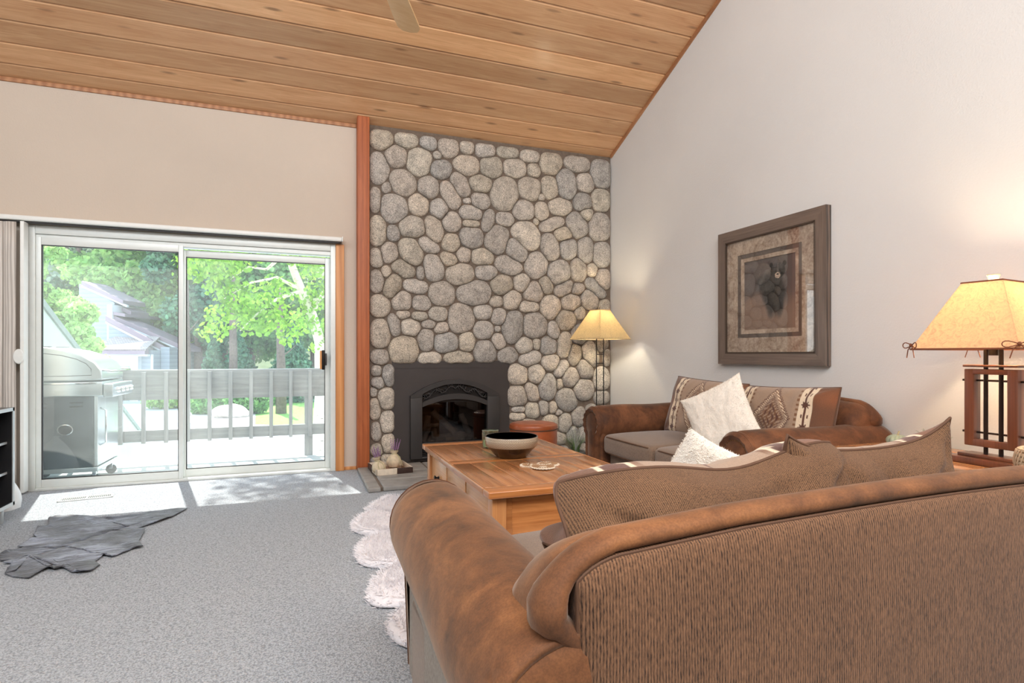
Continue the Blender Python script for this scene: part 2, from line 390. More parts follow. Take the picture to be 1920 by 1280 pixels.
# ------------------------------------------------------------------ river stone chimney wall
ST3 = """170 188 70 62;313 192 70 48;438 207 50 43;553 230 60 60;659 230 42 42;764 248 58 46;893 258 66 36;1020 282 60 36;1141 325 66 66;1290 327 80 46;1425 385 62 88
155 350 60 95;253 280 72 68;388 315 80 90;489 277 26 26;507 358 74 56;657 335 78 58;798 345 66 66;933 350 68 54;1040 363 38 42;1227 437 56 95 -10;1338 433 52 55
291 437 80 82;201 461 32 38;437 456 60 72;617 440 48 84 -30;741 437 68 50;876 497 80 98;1018 468 68 68;1132 463 50 70;134 533 34 80;1425 530 52 70
243 575 82 92;380 556 62 66;565 505 48 92 -25;661 537 26 20;735 541 56 50;1085 515 24 22;1320 548 54 56;1193 570 68 50;500 585 54 62;680 605 70 46;980 592 62 64;1086 598 40 56;1343 612 38 42
570 655 56 60;682 667 52 25;781 655 36 74 10;875 642 56 42;1054 657 17 22;1145 672 80 36 20;1290 675 56 80 -30;1417 688 60 84
340 687 78 66;148 712 50 98;238 720 42 48;473 697 50 84 -15;687 747 70 66;830 760 72 90 20;997 740 80 96 -25;1210 727 54 44;568 775 54 52;438 793 70 42 -30;1133 805 52 86 -12;1240 810 50 62;1337 817 46 78;1430 843 50 78
340 825 66 88 -25;210 833 56 62;142 860 42 62;643 845 42 48;748 855 70 50;553 872 56 38 -20;945 818 62 86 -40;468 915 56 88 -12;900 905 84 52 -15;1058 905 70 80;296 925 74 46 -25;1183 950 70 75;1296 932 46 70;1376 933 32 40;1438 985 44 62
622 960 80 68;769 947 64 44;196 945 32 38;393 950 24 44;146 997 46 70;229 1025 52 78 20;366 1025 76 40 -8;858 1018 64 58;974 1005 48 56;1112 1018 40 60 -18;1215 1037 66 42 30;1292 1040 40 36;1396 1040 72 40 -42
516 1067 78 70;699 1065 102 74;1040 1058 58 62;827 1112 42 32;917 1105 52 60 15;1013 1142 62 34;1138 1143 58 72;1258 1118 60 48;1362 1100 54 60;1445 1140 34 44
160 1137 60 68;285 1110 58 58;399 1122 56 44;293 1187 42 26;388 1197 48 28;497 1185 56 44;750 1172 58 44;843 1200 46 48;1305 1175 30 42"""
ST4 = """658 120 80 95;967 168 64 104 10;1098 160 74 78;1285 130 62 62;1368 220 50 66;172 210 62 92;255 160 38 76 -15;353 173 62 54;464 152 46 28;540 176 46 38 20;790 190 62 56;876 182 20 22;883 255 42 56 -20;1212 190 36 60;445 250 52 70;565 262 78 64;692 255 50 68
315 310 92 92;170 348 58 48;467 360 78 42;641 357 94 44;800 320 68 74;937 340 62 50;1035 282 52 52;1112 272 24 38;1183 285 52 64;1278 280 42 90 12;1070 360 74 44 18;1197 382 60 58;1343 335 40 76 15;1430 330 48 84 -20;1505 275 36 44;1532 350 24 56
148 433 34 36;223 463 44 68;160 505 44 40;1000 455 60 70;1110 453 56 62;1258 420 40 66 35;1400 420 48 66 -20;1313 473 56 66;1500 485 46 76;208 600 58 70;132 560 24 36;140 660 36 74;214 740 48 74;147 795 32 60;222 870 44 66;1175 530 52 90 8;1249 510 22 38;1082 562 40 70 -25;995 585 60 72;1390 543 62 66;1290 607 62 76 -15
1500 590 46 46;1003 664 44 24;995 705 50 26;1088 667 48 52;1152 653 36 48;1207 654 28 40;1245 682 24 22;1280 747 42 68;1195 750 50 58;1240 838 56 42;1325 815 40 52;150 910 40 40;1370 710 50 60;1440 690 46 56;1510 690 40 56;1415 810 60 56;1510 800 44 60;1060 780 60 60;1140 850 50 50;1010 860 60 50;1120 950 70 50;1250 930 60 50;1370 910 60 50;1480 910 60 56;1000 960 50 50;215 970 50 44;145 985 36 40;1320 1000 60 30;1450 1000 70 30"""
YS = 5.53
stones = []
for src, sc, ox, oy in ((ST3, 3.048, 660, 200), (ST4, 3.2, 660, 560)):
    for s_ in src.replace('\n', ';').split(';'):
        q = [float(k) for k in s_.split()]
        x, y = ox+q[0]/sc, oy+q[1]/sc
        p = at(x, y, Y=YS-.02); e = at(x+q[2]/sc, y, Y=YS-.02); h = at(x, y+q[3]/sc, Y=YS-.02)
        if q[3] > q[2] and len(q) > 4: q[4] = -q[4]
        stones.append((p.x, p.z, e.x-p.x, p.z-h.z, math.radians(q[4] if len(q) > 4 else 0)))
HX0, HX1, HZ1 = .855, 2.005, .99
def sdist(s, x, z):
    dx, dz = x-s[0], z-s[1]; c, n = math.cos(s[4]), math.sin(s[4])
    a, b = (dx*c+dz*n)/s[2], (-dx*n+dz*c)/s[3]
    return (abs(a)**2.3+abs(b)**2.3)**(1/2.3)
random.seed(11)
sb = MB(); NA = 30
for i, s in enumerate(stones):
    near = [t for j, t in enumerate(stones) if j != i and math.hypot(t[0]-s[0], t[1]-s[1]) < .55]
    R0 = []
    for k in range(NA):
        a = 2*PI*k/NA; ca, sa = math.cos(a), math.sin(a); r = .01; lim = 1.13
        while r < .4:
            x, z = s[0]+ca*r, s[1]+sa*r; d = sdist(s, x, z)
            if d > lim or x < .617 or x > XW-.005 or z < .01 or z > ceilz(YS)-.035: break
            if HX0 < x < HX1 and z < HZ1: break
            if any(sdist(t, x, z) < d for t in near): break
            r += .004
        R0.append(max(.012, r-.0065))
    for _ in range(2): R0 = [(R0[k-1]+2*R0[k]+R0[(k+1) % NA])/4 for k in range(NA)]
    hgt = min(.05, .022+.25*min(s[2], s[3]))*random.uniform(.85, 1.1)
    g = random.uniform(.84, 1.14); wv = random.uniform(-.02, .03)
    base = (lin(186, 177, 166), lin(194, 184, 170), lin(176, 170, 162), lin(188, 178, 162))[random.randrange(4)]
    c = (base[0]*g*(1+wv), base[1]*g, base[2]*g*(1-wv), 1)
    vs = []; fs = []
    rings = [1.0, 1.0, .97, .9, .76, .55, .3]
    for q, fr in enumerate(rings):
        for k in range(NA):
            a = 2*PI*k/NA; r = R0[k]*fr
            x, z = s[0]+math.cos(a)*r, s[1]+math.sin(a)*r
            hh = 0 if q < 2 else hgt*(1-fr**3.2)**.5
            hh += (nz((x*9, z*9, i), 1)*.012+nz((x*26, z*26, i), 1)*.005)*(1-fr)*1.6 if q > 1 else 0
            vs.append((x, YS+(.05 if q == 0 else -.004)-hh, z))
    n = len(rings)
    vs.append((s[0], YS-hgt*1.02, s[1]))
    for q in range(n-1):
        for k in range(NA): fs.append((q*NA+k, (q+1)*NA+k, (q+1)*NA+(k+1) % NA, q*NA+(k+1) % NA))
    for k in range(NA): fs.append(((n-1)*NA+k, n*NA, (n-1)*NA+(k+1) % NA))
    sb.add(vs, fs, c)
ws = MB()
zt = ceilz(YS)-.0
ws.box(.612, YS, 0, HX0-.01, YB+.15, zt); ws.box(HX1+.01, YS, 0, XW, YB+.15, zt); ws.box(HX0-.01, YS, HZ1+.01, HX1+.01, YB+.15, zt)
ws.box(HX0-.16, YS+.02, -.05, HX1+.16, YB+.5, .03); ws.box(HX0-.2, YB+.45, 0, HX1+.2, YB+.6, 1.3); ws.box(HX0-.16, YB+.15, 0, HX0-.01, YB+.45, 1.2); ws.box(HX1+.01, YB+.15, 0, HX1+.16, YB+.45, 1.2); ws.box(HX0-.16, YB+.15, 1.0, HX1+.16, YB+.5, 1.2)
wall_st = struct(ws.build('wall_chimney', M_MORTAR, smooth=False))
sb.build('stone_facing', M_STONE, wall_st, ang=60)

# ------------------------------------------------------------------ sliding glass door
door = bpy.data.objects.new('door_1', None); COL.objects.link(door); door.location = (-.84, YB+.03, 0); struct(door)
def dx(v): return v+.84
fr = MB()
fr.rbox(dx(-2.0), -.05, 0, dx(-1.955), .1, 2.1, .004); fr.rbox(dx(.27), -.05, 0, dx(.315), .1, 2.1, .004)
fr.rbox(dx(-1.955), -.049, 2.035, dx(.27), .099, 2.1, .004); fr.rbox(dx(-1.955), -.055, 0.0, dx(.27), .099, .022, .004)
fr.box(dx(-1.955), -.03, 2.0, dx(.27), .09, 2.034)
fr.build('frame', M_ALU, door)
def panel(x0, x1, y, name, stl=.045, zt=2.012):
    p = MB()
    p.rbox(x0, y, .022, x0+stl, y+.034, zt, .003); p.rbox(x1-stl, y, .022, x1, y+.034, zt, .003)
    p.rbox(x0+stl, y+.001, zt-.06, x1-stl, y+.033, zt, .003); p.rbox(x0+stl, y+.001, .022, x1-stl, y+.033, .085, .003)
    o = p.build(name, M_ALU, door)
    gk = MB(); w = .006
    for a in ((x0+stl, .085, x0+stl+w, zt-.06), (x1-stl-w, .085, x1-stl, zt-.06), (x0+stl, .085, x1-stl, .085+w), (x0+stl, zt-.06-w, x1-stl, zt-.06)):
        gk.box(a[0], y+.006, a[1], a[2], y+.028, a[3])
    gk.build('gasket', M_DARKM, o, smooth=False)
    MB().box(x0+stl-.005, y+.015, .08, x1-stl+.005, y+.019, zt-.055).build('glass_pane', M_GLASS, o, smooth=False)
    return o
panel(dx(-1.955), dx(-.93), -.035, 'door_panel', .035)
pr = panel(dx(-.965), dx(.27), .03, 'door_panel', .045, 1.985)
h = MB(); hx = dx(.225)
h.rbox(hx-.032, -.075, .94, hx-.008, -.03, 1.12, .006)
h2 = MB().rbox(hx-.05, -.07, .945, hx-.032, -.045, 1.115, .005)
hb = h.build('door_handle', M_BLACK, pr); h2.build('handle_grip', M_JAMB, hb)
MB().rbox(hx-.008, -.05, .98, hx+.012, .03, 1.09, .004).build('latch', M_DARKM, pr)

# blind track, vertical blind
tr = thing('curtain_track', 'long white curtain track running above the sliding glass door', 'curtain track', (-.85, YB, 2.12))
MB().rbox(-1.9, -.11, -.005, 1.215, -.0, .035, .012, 4).build('track_cover', M_WHITE, tr)
MB().rbox(-1.9, -.085, -.018, 1.205, -.05, -.004, .003).build('rail', M_DARKM, tr)
MB().rbox(1.215, -.112, -.008, 1.225, 0, .04, .004).build('end_cap', M_WHITE, tr)
M_VANE = wood('grey_vane', lin(168, 160, 152), lin(224, 218, 210), 'z', .6, ring=3.0, fine=.6)
bl = thing('vertical_blind', 'grey woodgrain vertical blind vanes stacked at left of the glass door', 'blind', (-2.3, YB-.07, .015))
for i in range(9):
    g = MB(); x = .255-.085*i
    def vf(u, v, x=x, i=i):
        bow = .014*math.sin(PI*u)
        return (x-.1+.105*u, -.01-.028*u+(i % 2)*.006-bow-.006*math.sin(v*3+i), .0+2.085*v)
    g.grid(7, 12, vf)
    o = g.build('vane', M_VANE, bl, ang=180); 
    sol = o.modifiers.new('s', 'SOLIDIFY'); sol.thickness = .0025
gp = MB().rbox(.29, -.06, .0, .315, .02, 2.09, .004); gp.build('lead_rail', M_WHITE, bl)
lt = MB(); lt.M = Matrix.Translation((.285, -.06, 1.05)) @ Matrix.Rotation(PI/2, 4, 'X')
lt.lathe([(.0, 0), (.03, .0), (.034, .008), (.03, .016), (.0, .018)], n=24, sy=1.7); lt.build('pull_grip', M_WHITE, bl)
for k in range(0): pass

# floor vent
vt = thing('floor_vent', 'white slotted metal heating vent set in the carpet before the door', 'vent', (-1.5, 5.14, .0), math.radians(8))
f = MB(); f.rbox(-.17, -.06, .0, .17, -.045, .008, .002); f.rbox(-.17, .045, 0, .17, .06, .008, .002); f.rbox(-.17, -.06, 0, -.155, .06, .008, .002); f.rbox(.155, -.06, 0, .17, .06, .008, .002); f.rbox(-.004, -.05, 0, .004, .05, .007, .002)
f.build('frame', M_ALU, vt); MB().box(-.16, -.05, .0005, .16, .05, .002).build('duct_opening', M_BLACK, vt, smooth=False)
sl = MB()
for i in range(26): x = -.15+.012*i; sl.box(x, -.046, .003, x+.004, .046, .006)
sl.build('slats', M_ALU, vt, smooth=False)

# ================================================================== FIREPLACE AND HEARTH
M_FPANEL = plain('charcoal_steel', lin(66, 60, 58), .55, .35, var=.06, sc=4, bst=.03)
M_FPANEL2 = plain('charcoal_cast_iron', lin(58, 55, 54), .5, .4, var=.06, sc=6, bst=.05)
fp = thing('fireplace_insert', 'charcoal arched gas fireplace insert set in the river stone wall', 'fireplace', (1.43, 5.528, .04))
x0, x1 = -.598, .598; ax0, ax1 = -.43, .475
def arch(xa, xb, zs, zr, n=20, rev=False):
    P = []
    for i in range(n+1):
        u = i/n; P.append((xa+(xb-xa)*u, zs+(zr-zs)*(1-(2*u-1)**2)))
    return list(reversed(P)) if rev else P
MB().rbox(x0, -.01, 0, x1, .02, .94, .004).build('surround_panel', M_FPANEL, fp)
# arched face frame (ring between two arches)
def ring(outer, inner, y0, y1, mb):
    n = len(outer); vs = []
    for y in (y0, y1):
        vs += [(p[0], y, p[1]) for p in outer]; vs += [(p[0], y, p[1]) for p in inner]
    fs = []
    for i in range(n-1):
        fs += [(i, i+1, n+i+1, n+i), (2*n+i, 3*n+i, 3*n+i+1, 2*n+i+1), (i, 2*n+i, 2*n+i+1, i+1), (n+i, n+i+1, 3*n+i+1, 3*n+i)]
    for i in (0, n-1): fs.append((i, n+i, 3*n+i, 2*n+i))
    mb.add(vs, fs)
of = [(ax0, .04)]+arch(ax0, ax1, .64, .795, 26)+[(ax1, .04)]
gf = [(-.315, .18)]+arch(-.315, .345, .53, .60, 26)+[(.345, .18)]
vb = arch(-.315, .345, .575, .655, 26); vt_ = arch(-.315, .345, .655, .75, 26)
face = MB()
ring([(ax0, .62)]+arch(ax0, ax1, .64, .795, 26)+[(ax1, .62)], [(-.315, .62)]+vt_+[(.345, .62)], -.055, -.01, face)
ring(vb, arch(-.315, .345, .53, .60, 26), -.055, -.02, face)
face.rbox(ax0, -.055, .03, -.316, -.01, .619, .003); face.rbox(.346, -.055, .03, ax1, -.01, .619, .003)
face.rbox(-.315, -.054, .14, .345, -.01, .18, .004); face.rbox(-.315, -.054, .03, .345, -.01, .05, .004)
face.build('arched_face_frame', M_FPANEL2, fp)
MB().prism([(-.32, .57)]+arch(-.32, .35, .57, .75)[1:-1]+[(.35, .57)], -.018, -.012).build('vent_backing', M_BLACK, fp, smooth=False)
random.seed(3)
fl = MB()
def zarc(x, f):
    u = (x+.315)/.66; return (.575+(.08)*(1-(2*u-1)**2))*(1-f)+(.655+.095*(1-(2*u-1)**2))*f
for sgn in (-1, 1):
    pts = [(.015+sgn*.32*k/14, -.035, zarc(.015+sgn*.32*k/14, .5+.28*math.sin(k*.9))) for k in range(15)]
    fl.tube(pts, .006, 6)
    for k in range(1, 14):
        x = pts[k][0]; z = pts[k][2]
        for d in (-1, 1):
            a = random.uniform(.5, 1.2)*d; L = random.uniform(.025, .045)
            e = (x+sgn*L*math.cos(a), -.035, min(zarc(max(-.31, min(.34, x+sgn*L*math.cos(a))), .98), max(zarc(max(-.31, min(.34, x)), .02), z+L*math.sin(a))))
            fl.tube([(x, -.035, z), ((x+e[0])/2+.004, -.037, (z+e[2])/2+.004), e], [.004, .009, .002], 6, flat=.5)
fl.build('filigree_grille', M_FPANEL2, fp)
fb = MB()
fb.box(-.315, .02, .14, .345, .34, .145); fb.box(-.315, .33, .14, .345, .34, .66); fb.box(-.325, .02, .14, -.315, .34, .66); fb.box(.345, .02, .14, .355, .34, .66); fb.box(-.32, .02, .655, .35, .34, .66)
# opening cut: the surround panel is rebuilt as a border
fb.build('firebox', M_BLACK, fp, smooth=False)
for o in list(fp.children):
    if o.name.startswith('surround_panel'): bpy.data.objects.remove(o)
sp = MB(); sp.prism([(x0, 0), (x0, .975), (x1, .975), (x1, 0), (.348, 0), (.348, .645), (-.318, .645), (-.318, 0)], -.01, .02); sp.box(-.3179, -.0095, 0, .3479, .0195, .15)
sp.box(x0+.02, -.013, .905, x1-.02, -.008, .909)
sp.build('surround_panel', M_FPANEL, fp)
M_LOG = plain('ceramic_log', lin(142, 120, 104), .9, var=.45, sc=16, bst=.5)
for a, b_, r in (((-.26, .16, .2), (-.2, .2, .42), .035), ((-.28, .1, .17), (-.2, .14, .34), .03), ((-.24, .1, .33), (-.12, .1, .335), .02),
                 ((-.16, .2, .46), (.05, .1, .25), .034), ((.14, .2, .42), (.2, .12, .24), .034), ((-.2, .22, .18), (.28, .22, .2), .045), ((-.05, .12, .18), (.24, .16, .2), .03), ((-.16, .15, .18), (-.14, .2, .28), .03)):
    g = MB(); A, B = Vector(a), Vector(b_); pts = [A.lerp(B, k/6)+Vector((nz((k, a[0], 0), 1)*.012, 0, nz((k, 0, a[2]), 1)*.012)) for k in range(7)]
    g.tube(pts, [r*(.9+.2*nz((k*2, r*50, 0), 1)) for k in range(7)], 9); g.build('log', M_LOG, fp)
em = MB()
for k in range(70):
    em.M = Matrix.Translation((random.uniform(-.28, .3), random.uniform(.06, .26), .155+random.random()*.03)); em.rbox(-.012, -.012, -.01, .012, .012, .01, .008, 1)
em.M = None; tag(em.build('ember_bed', M_LOG, fp), kind='stuff')
MB().box(-.315, -.006, .178, .345, -.002, .62).build('glass_panel', clear('fireplace_glass', (.5, .5, .5, 1), .06), fp, smooth=False)
lv = MB()
for k in range(5): lv.rbox(-.31, -.03, .055+k*.017, .34, -.012, .064+k*.017, .002)
lv.build('lower_louvre', M_BLACK, fp)

M_SLATE = plain('grey_hearth_slate', lin(146, 142, 136), .6, var=.2, sc=9, bst=.35)
hs = thing('hearth', 'low grey slate hearth slab in front of the fireplace', 'hearth', (0, 0, 0))
g = MB(); random.seed(9)
def slab(x0, y0, x1, y1, t=.04):
    g.rbox(x0, y0, 0, x1, y1, t+random.uniform(-.003, .002), .012, 3)
for y0, y1 in ((4.55, 4.80), (4.81, 5.1), (5.11, 5.43)): slab(.5, y0, .60, y1)
e = g.build('border_stone', M_SLATE, hs); g = MB()
for (a, b_, c, d) in ((.62, 4.56, 1.15, 4.82), (1.165, 4.56, 1.75, 4.82), (1.765, 4.56, 2.3, 4.82), (.62, 4.835, 1.3, 5.12), (1.315, 4.835, 2.0, 5.12), (2.015, 4.835, 2.3, 5.12), (.62, 5.135, 1.1, 5.50), (1.115, 5.135, 1.7, 5.5), (1.715, 5.135, 2.3, 5.5)): slab(a, b_, c, d)
g.build('slab_paving', M_SLATE, hs)
MB().box(.505, 4.58, 0, 2.3, 5.5, .03).build('mortar_bed', M_MORTAR, hs, smooth=False)

# tray and lavender sachets
M_HORN = plain('pale_bone_inlay', lin(214, 200, 180), .45, var=.12, sc=30)
M_TRAYD = plain('dark_horn_inlay', lin(52, 34, 28), .4)
M_TRAYI = plain('brown_tray_lacquer', lin(168, 108, 72), .25, var=.25, sc=5, coat=.3)
ty = thing('serving_tray', 'rectangular bone and dark horn tray on the hearth by the timber post', 'tray', (.76, 5.17, .041), math.radians(5))
MB().rbox(-.15, -.17, 0, .15, .17, .008, .002).build('tray_bottom', M_TRAYI, ty)
g = MB(); g.rbox(-.16, -.18, 0, .02, -.168, .052, .002); g.rbox(-.16, .168, 0, .16, .18, .052, .002); g.rbox(-.16, -.18, 0, -.148, .0, .052, .002); g.rbox(.148, -.18, 0, .16, .18, .052, .002)
g.build('tray_rim', M_HORN, ty)
MB().rbox(.02, -.181, .001, .16, -.168, .051, .002).build('dark_rim_section', M_TRAYD, ty); MB().rbox(-.161, -.0, .001, -.148, .18, .051, .002).build('dark_rim_section', M_TRAYD, ty)
M_BURLAP = plain('cream_burlap', lin(206, 190, 162), .95, var=.15, sc=40, bst=.6)
M_LAV = plain('purple_lavender', lin(140, 104, 140), .9, var=.25, sc=40)
M_STEM = plain('dry_stem', lin(176, 166, 132), .9, var=.2)
def sachet(loc, rz, tilt, label, sc):
    t = thing('lavender_sachet', label, 'lavender sachet', loc, rz, 'lavender sachets on the hearth tray')
    M0 = Matrix.Rotation(tilt, 4, 'Y')
    g = MB(); g.M = M0
    g.lathe([(.0, 0), (.035*sc, .004), (.058*sc, .03*sc), (.062*sc, .055*sc), (.05*sc, .085*sc), (.026*sc, .105*sc), (.018*sc, .113*sc), (.03*sc, .13*sc), (.036*sc, .14*sc), (.02*sc, .137*sc)], n=22)
    g.build('sachet_bag', M_BURLAP, t)
    g = MB(); g.M = M0; g.lathe([(.0205*sc, .108*sc), (.024*sc, .113*sc), (.0205*sc, .118*sc)], n=16)
    for s_ in (-1, 1): g.tube([(.0, -.022*sc, .113*sc), (s_*.02, -.045*sc, .09*sc), (s_*.026, -.06*sc, .05*sc), (s_*.03, -.066*sc, .02)], .0035, 6)
    g.build('raffia_tie', M_STEM, t)
    g = MB(); g.M = M0; g2 = MB(); g2.M = M0
    for k in range(13):
        a = k*2.4; r = .012*(k % 3)*sc; L = (.06+.05*random.random())*sc
        b0 = Vector((r*math.cos(a), r*math.sin(a), .125*sc)); b1 = b0+Vector((r*.9*math.cos(a), r*.9*math.sin(a), L))
        g2.tube([b0, b0.lerp(b1, .5)], .0018, 5)
        for q in range(6):
            p = b0.lerp(b1, .3+.7*q/5); g.tube([p, p+Vector((0, 0, .012))], [.0065*(1-q*.1), .003], 5)
    g.build('lavender_sprig', M_LAV, t); g2.build('stem_bundle', M_STEM, t)
sachet((.66, 5.06, .05), .3, -.25, 'slimmer lavender sachet tipping over the left front edge of the hearth tray', 1.0)
sachet((.80, 5.24, .05), 1.1, .18, 'rounder lavender sachet lying against the tray back beside the fireplace', 1.1)

# pouf, plant
M_LEATH = plain('cognac_leather', lin(158, 82, 46), .35, var=.14, sc=12, bst=.15, coat=.25)
pf = thing('round_pouf', 'round cognac leather pouf standing between fireplace and loveseat', 'pouf', (2.05, 4.93, .0))
MB().lathe([(.2, .0), (.218, .012), (.222, .2), (.222, .375), (.218, .39)], n=40).build('body', M_LEATH, pf)
MB().lathe([(.218, .392), (.226, .396), (.228, .41), (.222, .43), (.2, .442), (.12, .45), (.0, .452)], n=40).build('padded_top', M_LEATH, pf)
g = MB(); g.tube([(.2245*math.cos(a*PI/24), .2245*math.sin(a*PI/24), .391) for a in range(48)], .004, 6, True); g.build('seam_welt', PIPE, pf)
M_GRASS = plain('green_grass_blade', lin(110, 142, 78), .6, var=.3, sc=10); M_GRASSG = plain('grey_green_blade', lin(160, 164, 150), .7, var=.2, sc=10)
pl = thing('potted_grass', 'small green and grey ornamental grass plant between pouf and loveseat arm', 'plant', (2.55, 5.05, 0))
MB().lathe([(.06, 0), (.085, .06), (.095, .13), (.088, .13), (.08, .11), (.0, .108)], n=24).build('pot', plain('grey_pot', lin(120, 116, 108), .7), pl)
for nm, mt, n0, hh in (('green_blades', M_GRASS, 90, .22), ('grey_blades', M_GRASSG, 70, .36)):
    g = MB()
    for k in range(n0):
        a = random.uniform(0, 2*PI); L = hh*random.uniform(.6, 1.1); sp = random.uniform(.05, .16); b0 = Vector((.03*math.cos(a), .03*math.sin(a), .105))
        dr = Vector((math.cos(a), math.sin(a), 0)); w = Vector((-dr.y, dr.x, 0))*.0035; pr_ = None; vs = []
        for q in range(5):
            f = q/4; p = b0+dr*sp*f*f*1.3+Vector((0, 0, L*(f-.25*f*f))); vs += [p-w*(1-f*.9), p+w*(1-f*.9)]
        g.add(vs, [(2*q, 2*q+1, 2*q+3, 2*q+2) for q in range(4)])
    tag(g.build(nm, mt, pl, fixn=False), kind='stuff')

# ================================================================== SOFAS
def sofa(name, label, loc, rz, L, D=1.1, nseat=2, rear=True, sm=SUEDE):
    """local x along the length, y from the back (0) to the front (D)"""
    t = thing(name, label, 'sofa', loc, rz)
    RA = .145; CZ = .53; AX = RA; SP = .03
    # plinth
    g = MB(); g.rbox(.09, .04, .05, L-.09, D-.10, .33, .02); g.build('seat_base', CHEN_SEAT, t)
    for fx in (.14, L-.14):
        for fy in (.1, D-.16):
            MB().lathe([(.03, 0), (.035, .03), (.028, .052)], fx, fy, 0, 14).build('foot', M_POST, t)
    # back outline
    def outline(ins=0, lo=.12, n=10):
        P = [(.10+ins, lo)]
        zt, zc = .822-ins, .70
        P.append((.10+ins, .66))
        if lo > .5: P = [(.17, .635), (.148, .655), (.12, .682)]
        for i in range(n+1):
            a = PI-PI/2*i/n; P.append((.24+(.14-ins)*math.cos(a), zc-.0+(.105-ins)*math.sin(a)+.0))
        P += [(.34, .812-ins), (.46, .820-ins)]
        for i in range(1, 9): P.append((.46+(L/2-.46)*i/9, .820-ins+.012*math.sin(PI/2*i/9)))
        return P+[(L-x, z) for x, z in reversed(P)]
    core = outline(.010, .2)
    g = MB(); n = len(core)
    lay = [(.03, -.012, 0), (.045, -.004, 0), (.075, -.002, 0), (.11, -.012, 0), (.16, -.035, 0), (.2, -.07, 0), (.215, -.12, 0)]
    vs = []
    for y, dz, _ in lay:
        for x, z in core: vs.append((x, y+.06*(z < .3), z+dz*(1 if z > .5 else 0)))
    fs = []
    for k in range(len(lay)-1):
        for i in range(n): fs.append((k*n+i, k*n+(i+1) % n, (k+1)*n+(i+1) % n, (k+1)*n+i))
    fs += [tuple(range(n)), tuple(((len(lay)-1)*n+i) for i in reversed(range(n)))]
    g.add(vs, fs); g.build('backrest', sm, t, ang=60)
    # rolled top edge
    path = [(x, .035, z) for x, z in outline(.0, .60)]
    m_ = len(path); rr = [(.010 if i in (0, m_-1) else .018)+.010*math.exp(-((min(i, m_-1-i)-3.5)/2.2)**2) for i in range(m_)]
    g = MB(); g.tube([(x+(.012 if x < .2 else (-.012 if x > L-.2 else 0)), .036, z-.014) for x, y, z in path], rr, 12, up=(0, 1, 0), flat=1.75); g.build('back_roll', sm, t, ang=180)
    if rear:
        P = outline(.028, .06); P[0] = (.148, .06); P[1] = (.148, .66); P[-1] = (L-.148, .06); P[-2] = (L-.148, .66)
        P = [(max(.148, min(L-.148, x)), z) for x, z in P]
        g = MB(); m2 = len(P)
        # bulging panel as rings toward centre
        cx, cz = L/2, .42; vs = []; R_ = [1, 1, .985, .93, .8, .5]; yy = [.03, .004, -.004, -.010, -.014, -.018]
        for f, y in zip(R_, yy):
            for x, z in P: vs.append((cx+(x-cx)*(1-(1-f)*.42), y, cz+(z-cz)*f))
        fs = []
        for k in range(len(R_)-1):
            for i in range(m2): fs.append((k*m2+i, (k+1)*m2+i, (k+1)*m2+(i+1) % m2, k*m2+(i+1) % m2))
        fs.append(tuple((len(R_)-1)*m2+i for i in range(m2)))
        g.add(vs, fs); rp = g.build('rear_panel', CHEN, t, ang=50)
        g = MB(); g.tube([(x, .004, z) for x, z in P], .0025, 6); g.build('panel_welt', PIPE, rp)
    # arms
    for sx in (0, 1):
        X = (lambda v: v) if sx == 0 else (lambda v: L-v)
        g = MB()
        def af(u, v):
            a = -PI*.33+(2*PI*.83)*u+PI*.0; a = PI*1.30-(PI*1.62)*u   # from under the outer side, over the top, down to the seat
            y = D*v
            fl_ = .99-.02*math.sin(PI*v)
            end = 1 if v < .93 else (1-((v-.93)/.07)**2)**.5*.35+.65
            pf_ = 1+nz((u*3, v*4, loc[0]), 1)*.035
            r = RA*fl_*end*pf_
            return (X(AX+SP*v+r*math.cos(a)), y, CZ+r*math.sin(a))
        g.grid(30, 36, af)
        o = g.build('arm_roll', sm, t, ang=180)
        so = o.modifiers.new('s', 'SOLIDIFY'); so.thickness = .012; so.offset = -1
        g = MB(); a0, a1 = X(.068), X(.225); g.rbox(min(a0, a1), .03, .05, max(a0, a1), D-.015, .50, .02, 4, fn=lambda p: Vector((p.x+(SP if sx == 0 else -SP)*p.y/D, p.y, p.z)))
        g.build('arm_side_panel', CHEN_SIDE, t)
        g = MB(); P = []
        for i in range(22):
            a = PI*1.25-PI*1.5*i/21; P.append((X(AX+(RA-.004)*math.cos(a)), CZ+(RA-.004)*math.sin(a)))
        P = [(X(.07), .06)]+P+[(X(.22), .06)]; c0 = (X(AX), .45); vs = []
        for f_, y_ in ((1, .06), (1, .012), (.97, .003), (.85, -.006), (.5, -.01)):
            for q in P: vs.append((c0[0]+(q[0]-c0[0])*f_, y_, c0[1]+(q[1]-c0[1])*f_))
        n5 = len(P); g.add(vs, [(k*n5+i, k*n5+(i+1) % n5, (k+1)*n5+(i+1) % n5, (k+1)*n5+i) for k in range(4) for i in range(n5)]+[tuple(4*n5+i for i in range(n5))])
        g.build('arm_rear_facing', sm, t, ang=50)
        g = MB(); a0, a1 = X(.215), X(.262); g.rbox(min(a0, a1), .1, .2, max(a0, a1), D-.02, .58, .015, 4, fn=lambda p: Vector((p.x+(SP if sx == 0 else -SP)*p.y/D, p.y, p.z))); g.build('arm_inner_panel', sm, t)
        # front facing: mushroom shaped, pleated ring, nails
        def mush(r, ins, y):
            P = []
            for i in range(25):
                a = -PI*.27+(PI*1.54)*i/24; P.append((AX+SP+r*math.cos(a), CZ+r*math.sin(a)))
            w = .075-ins
            return [(AX+SP+w, .07)]+[p for p in P]+[(AX+SP-w, .07)]
        g = MB(); O = mush(RA*.93, .0, 0); I = mush(RA*.62, .022, 0); nn = len(O); vs = []
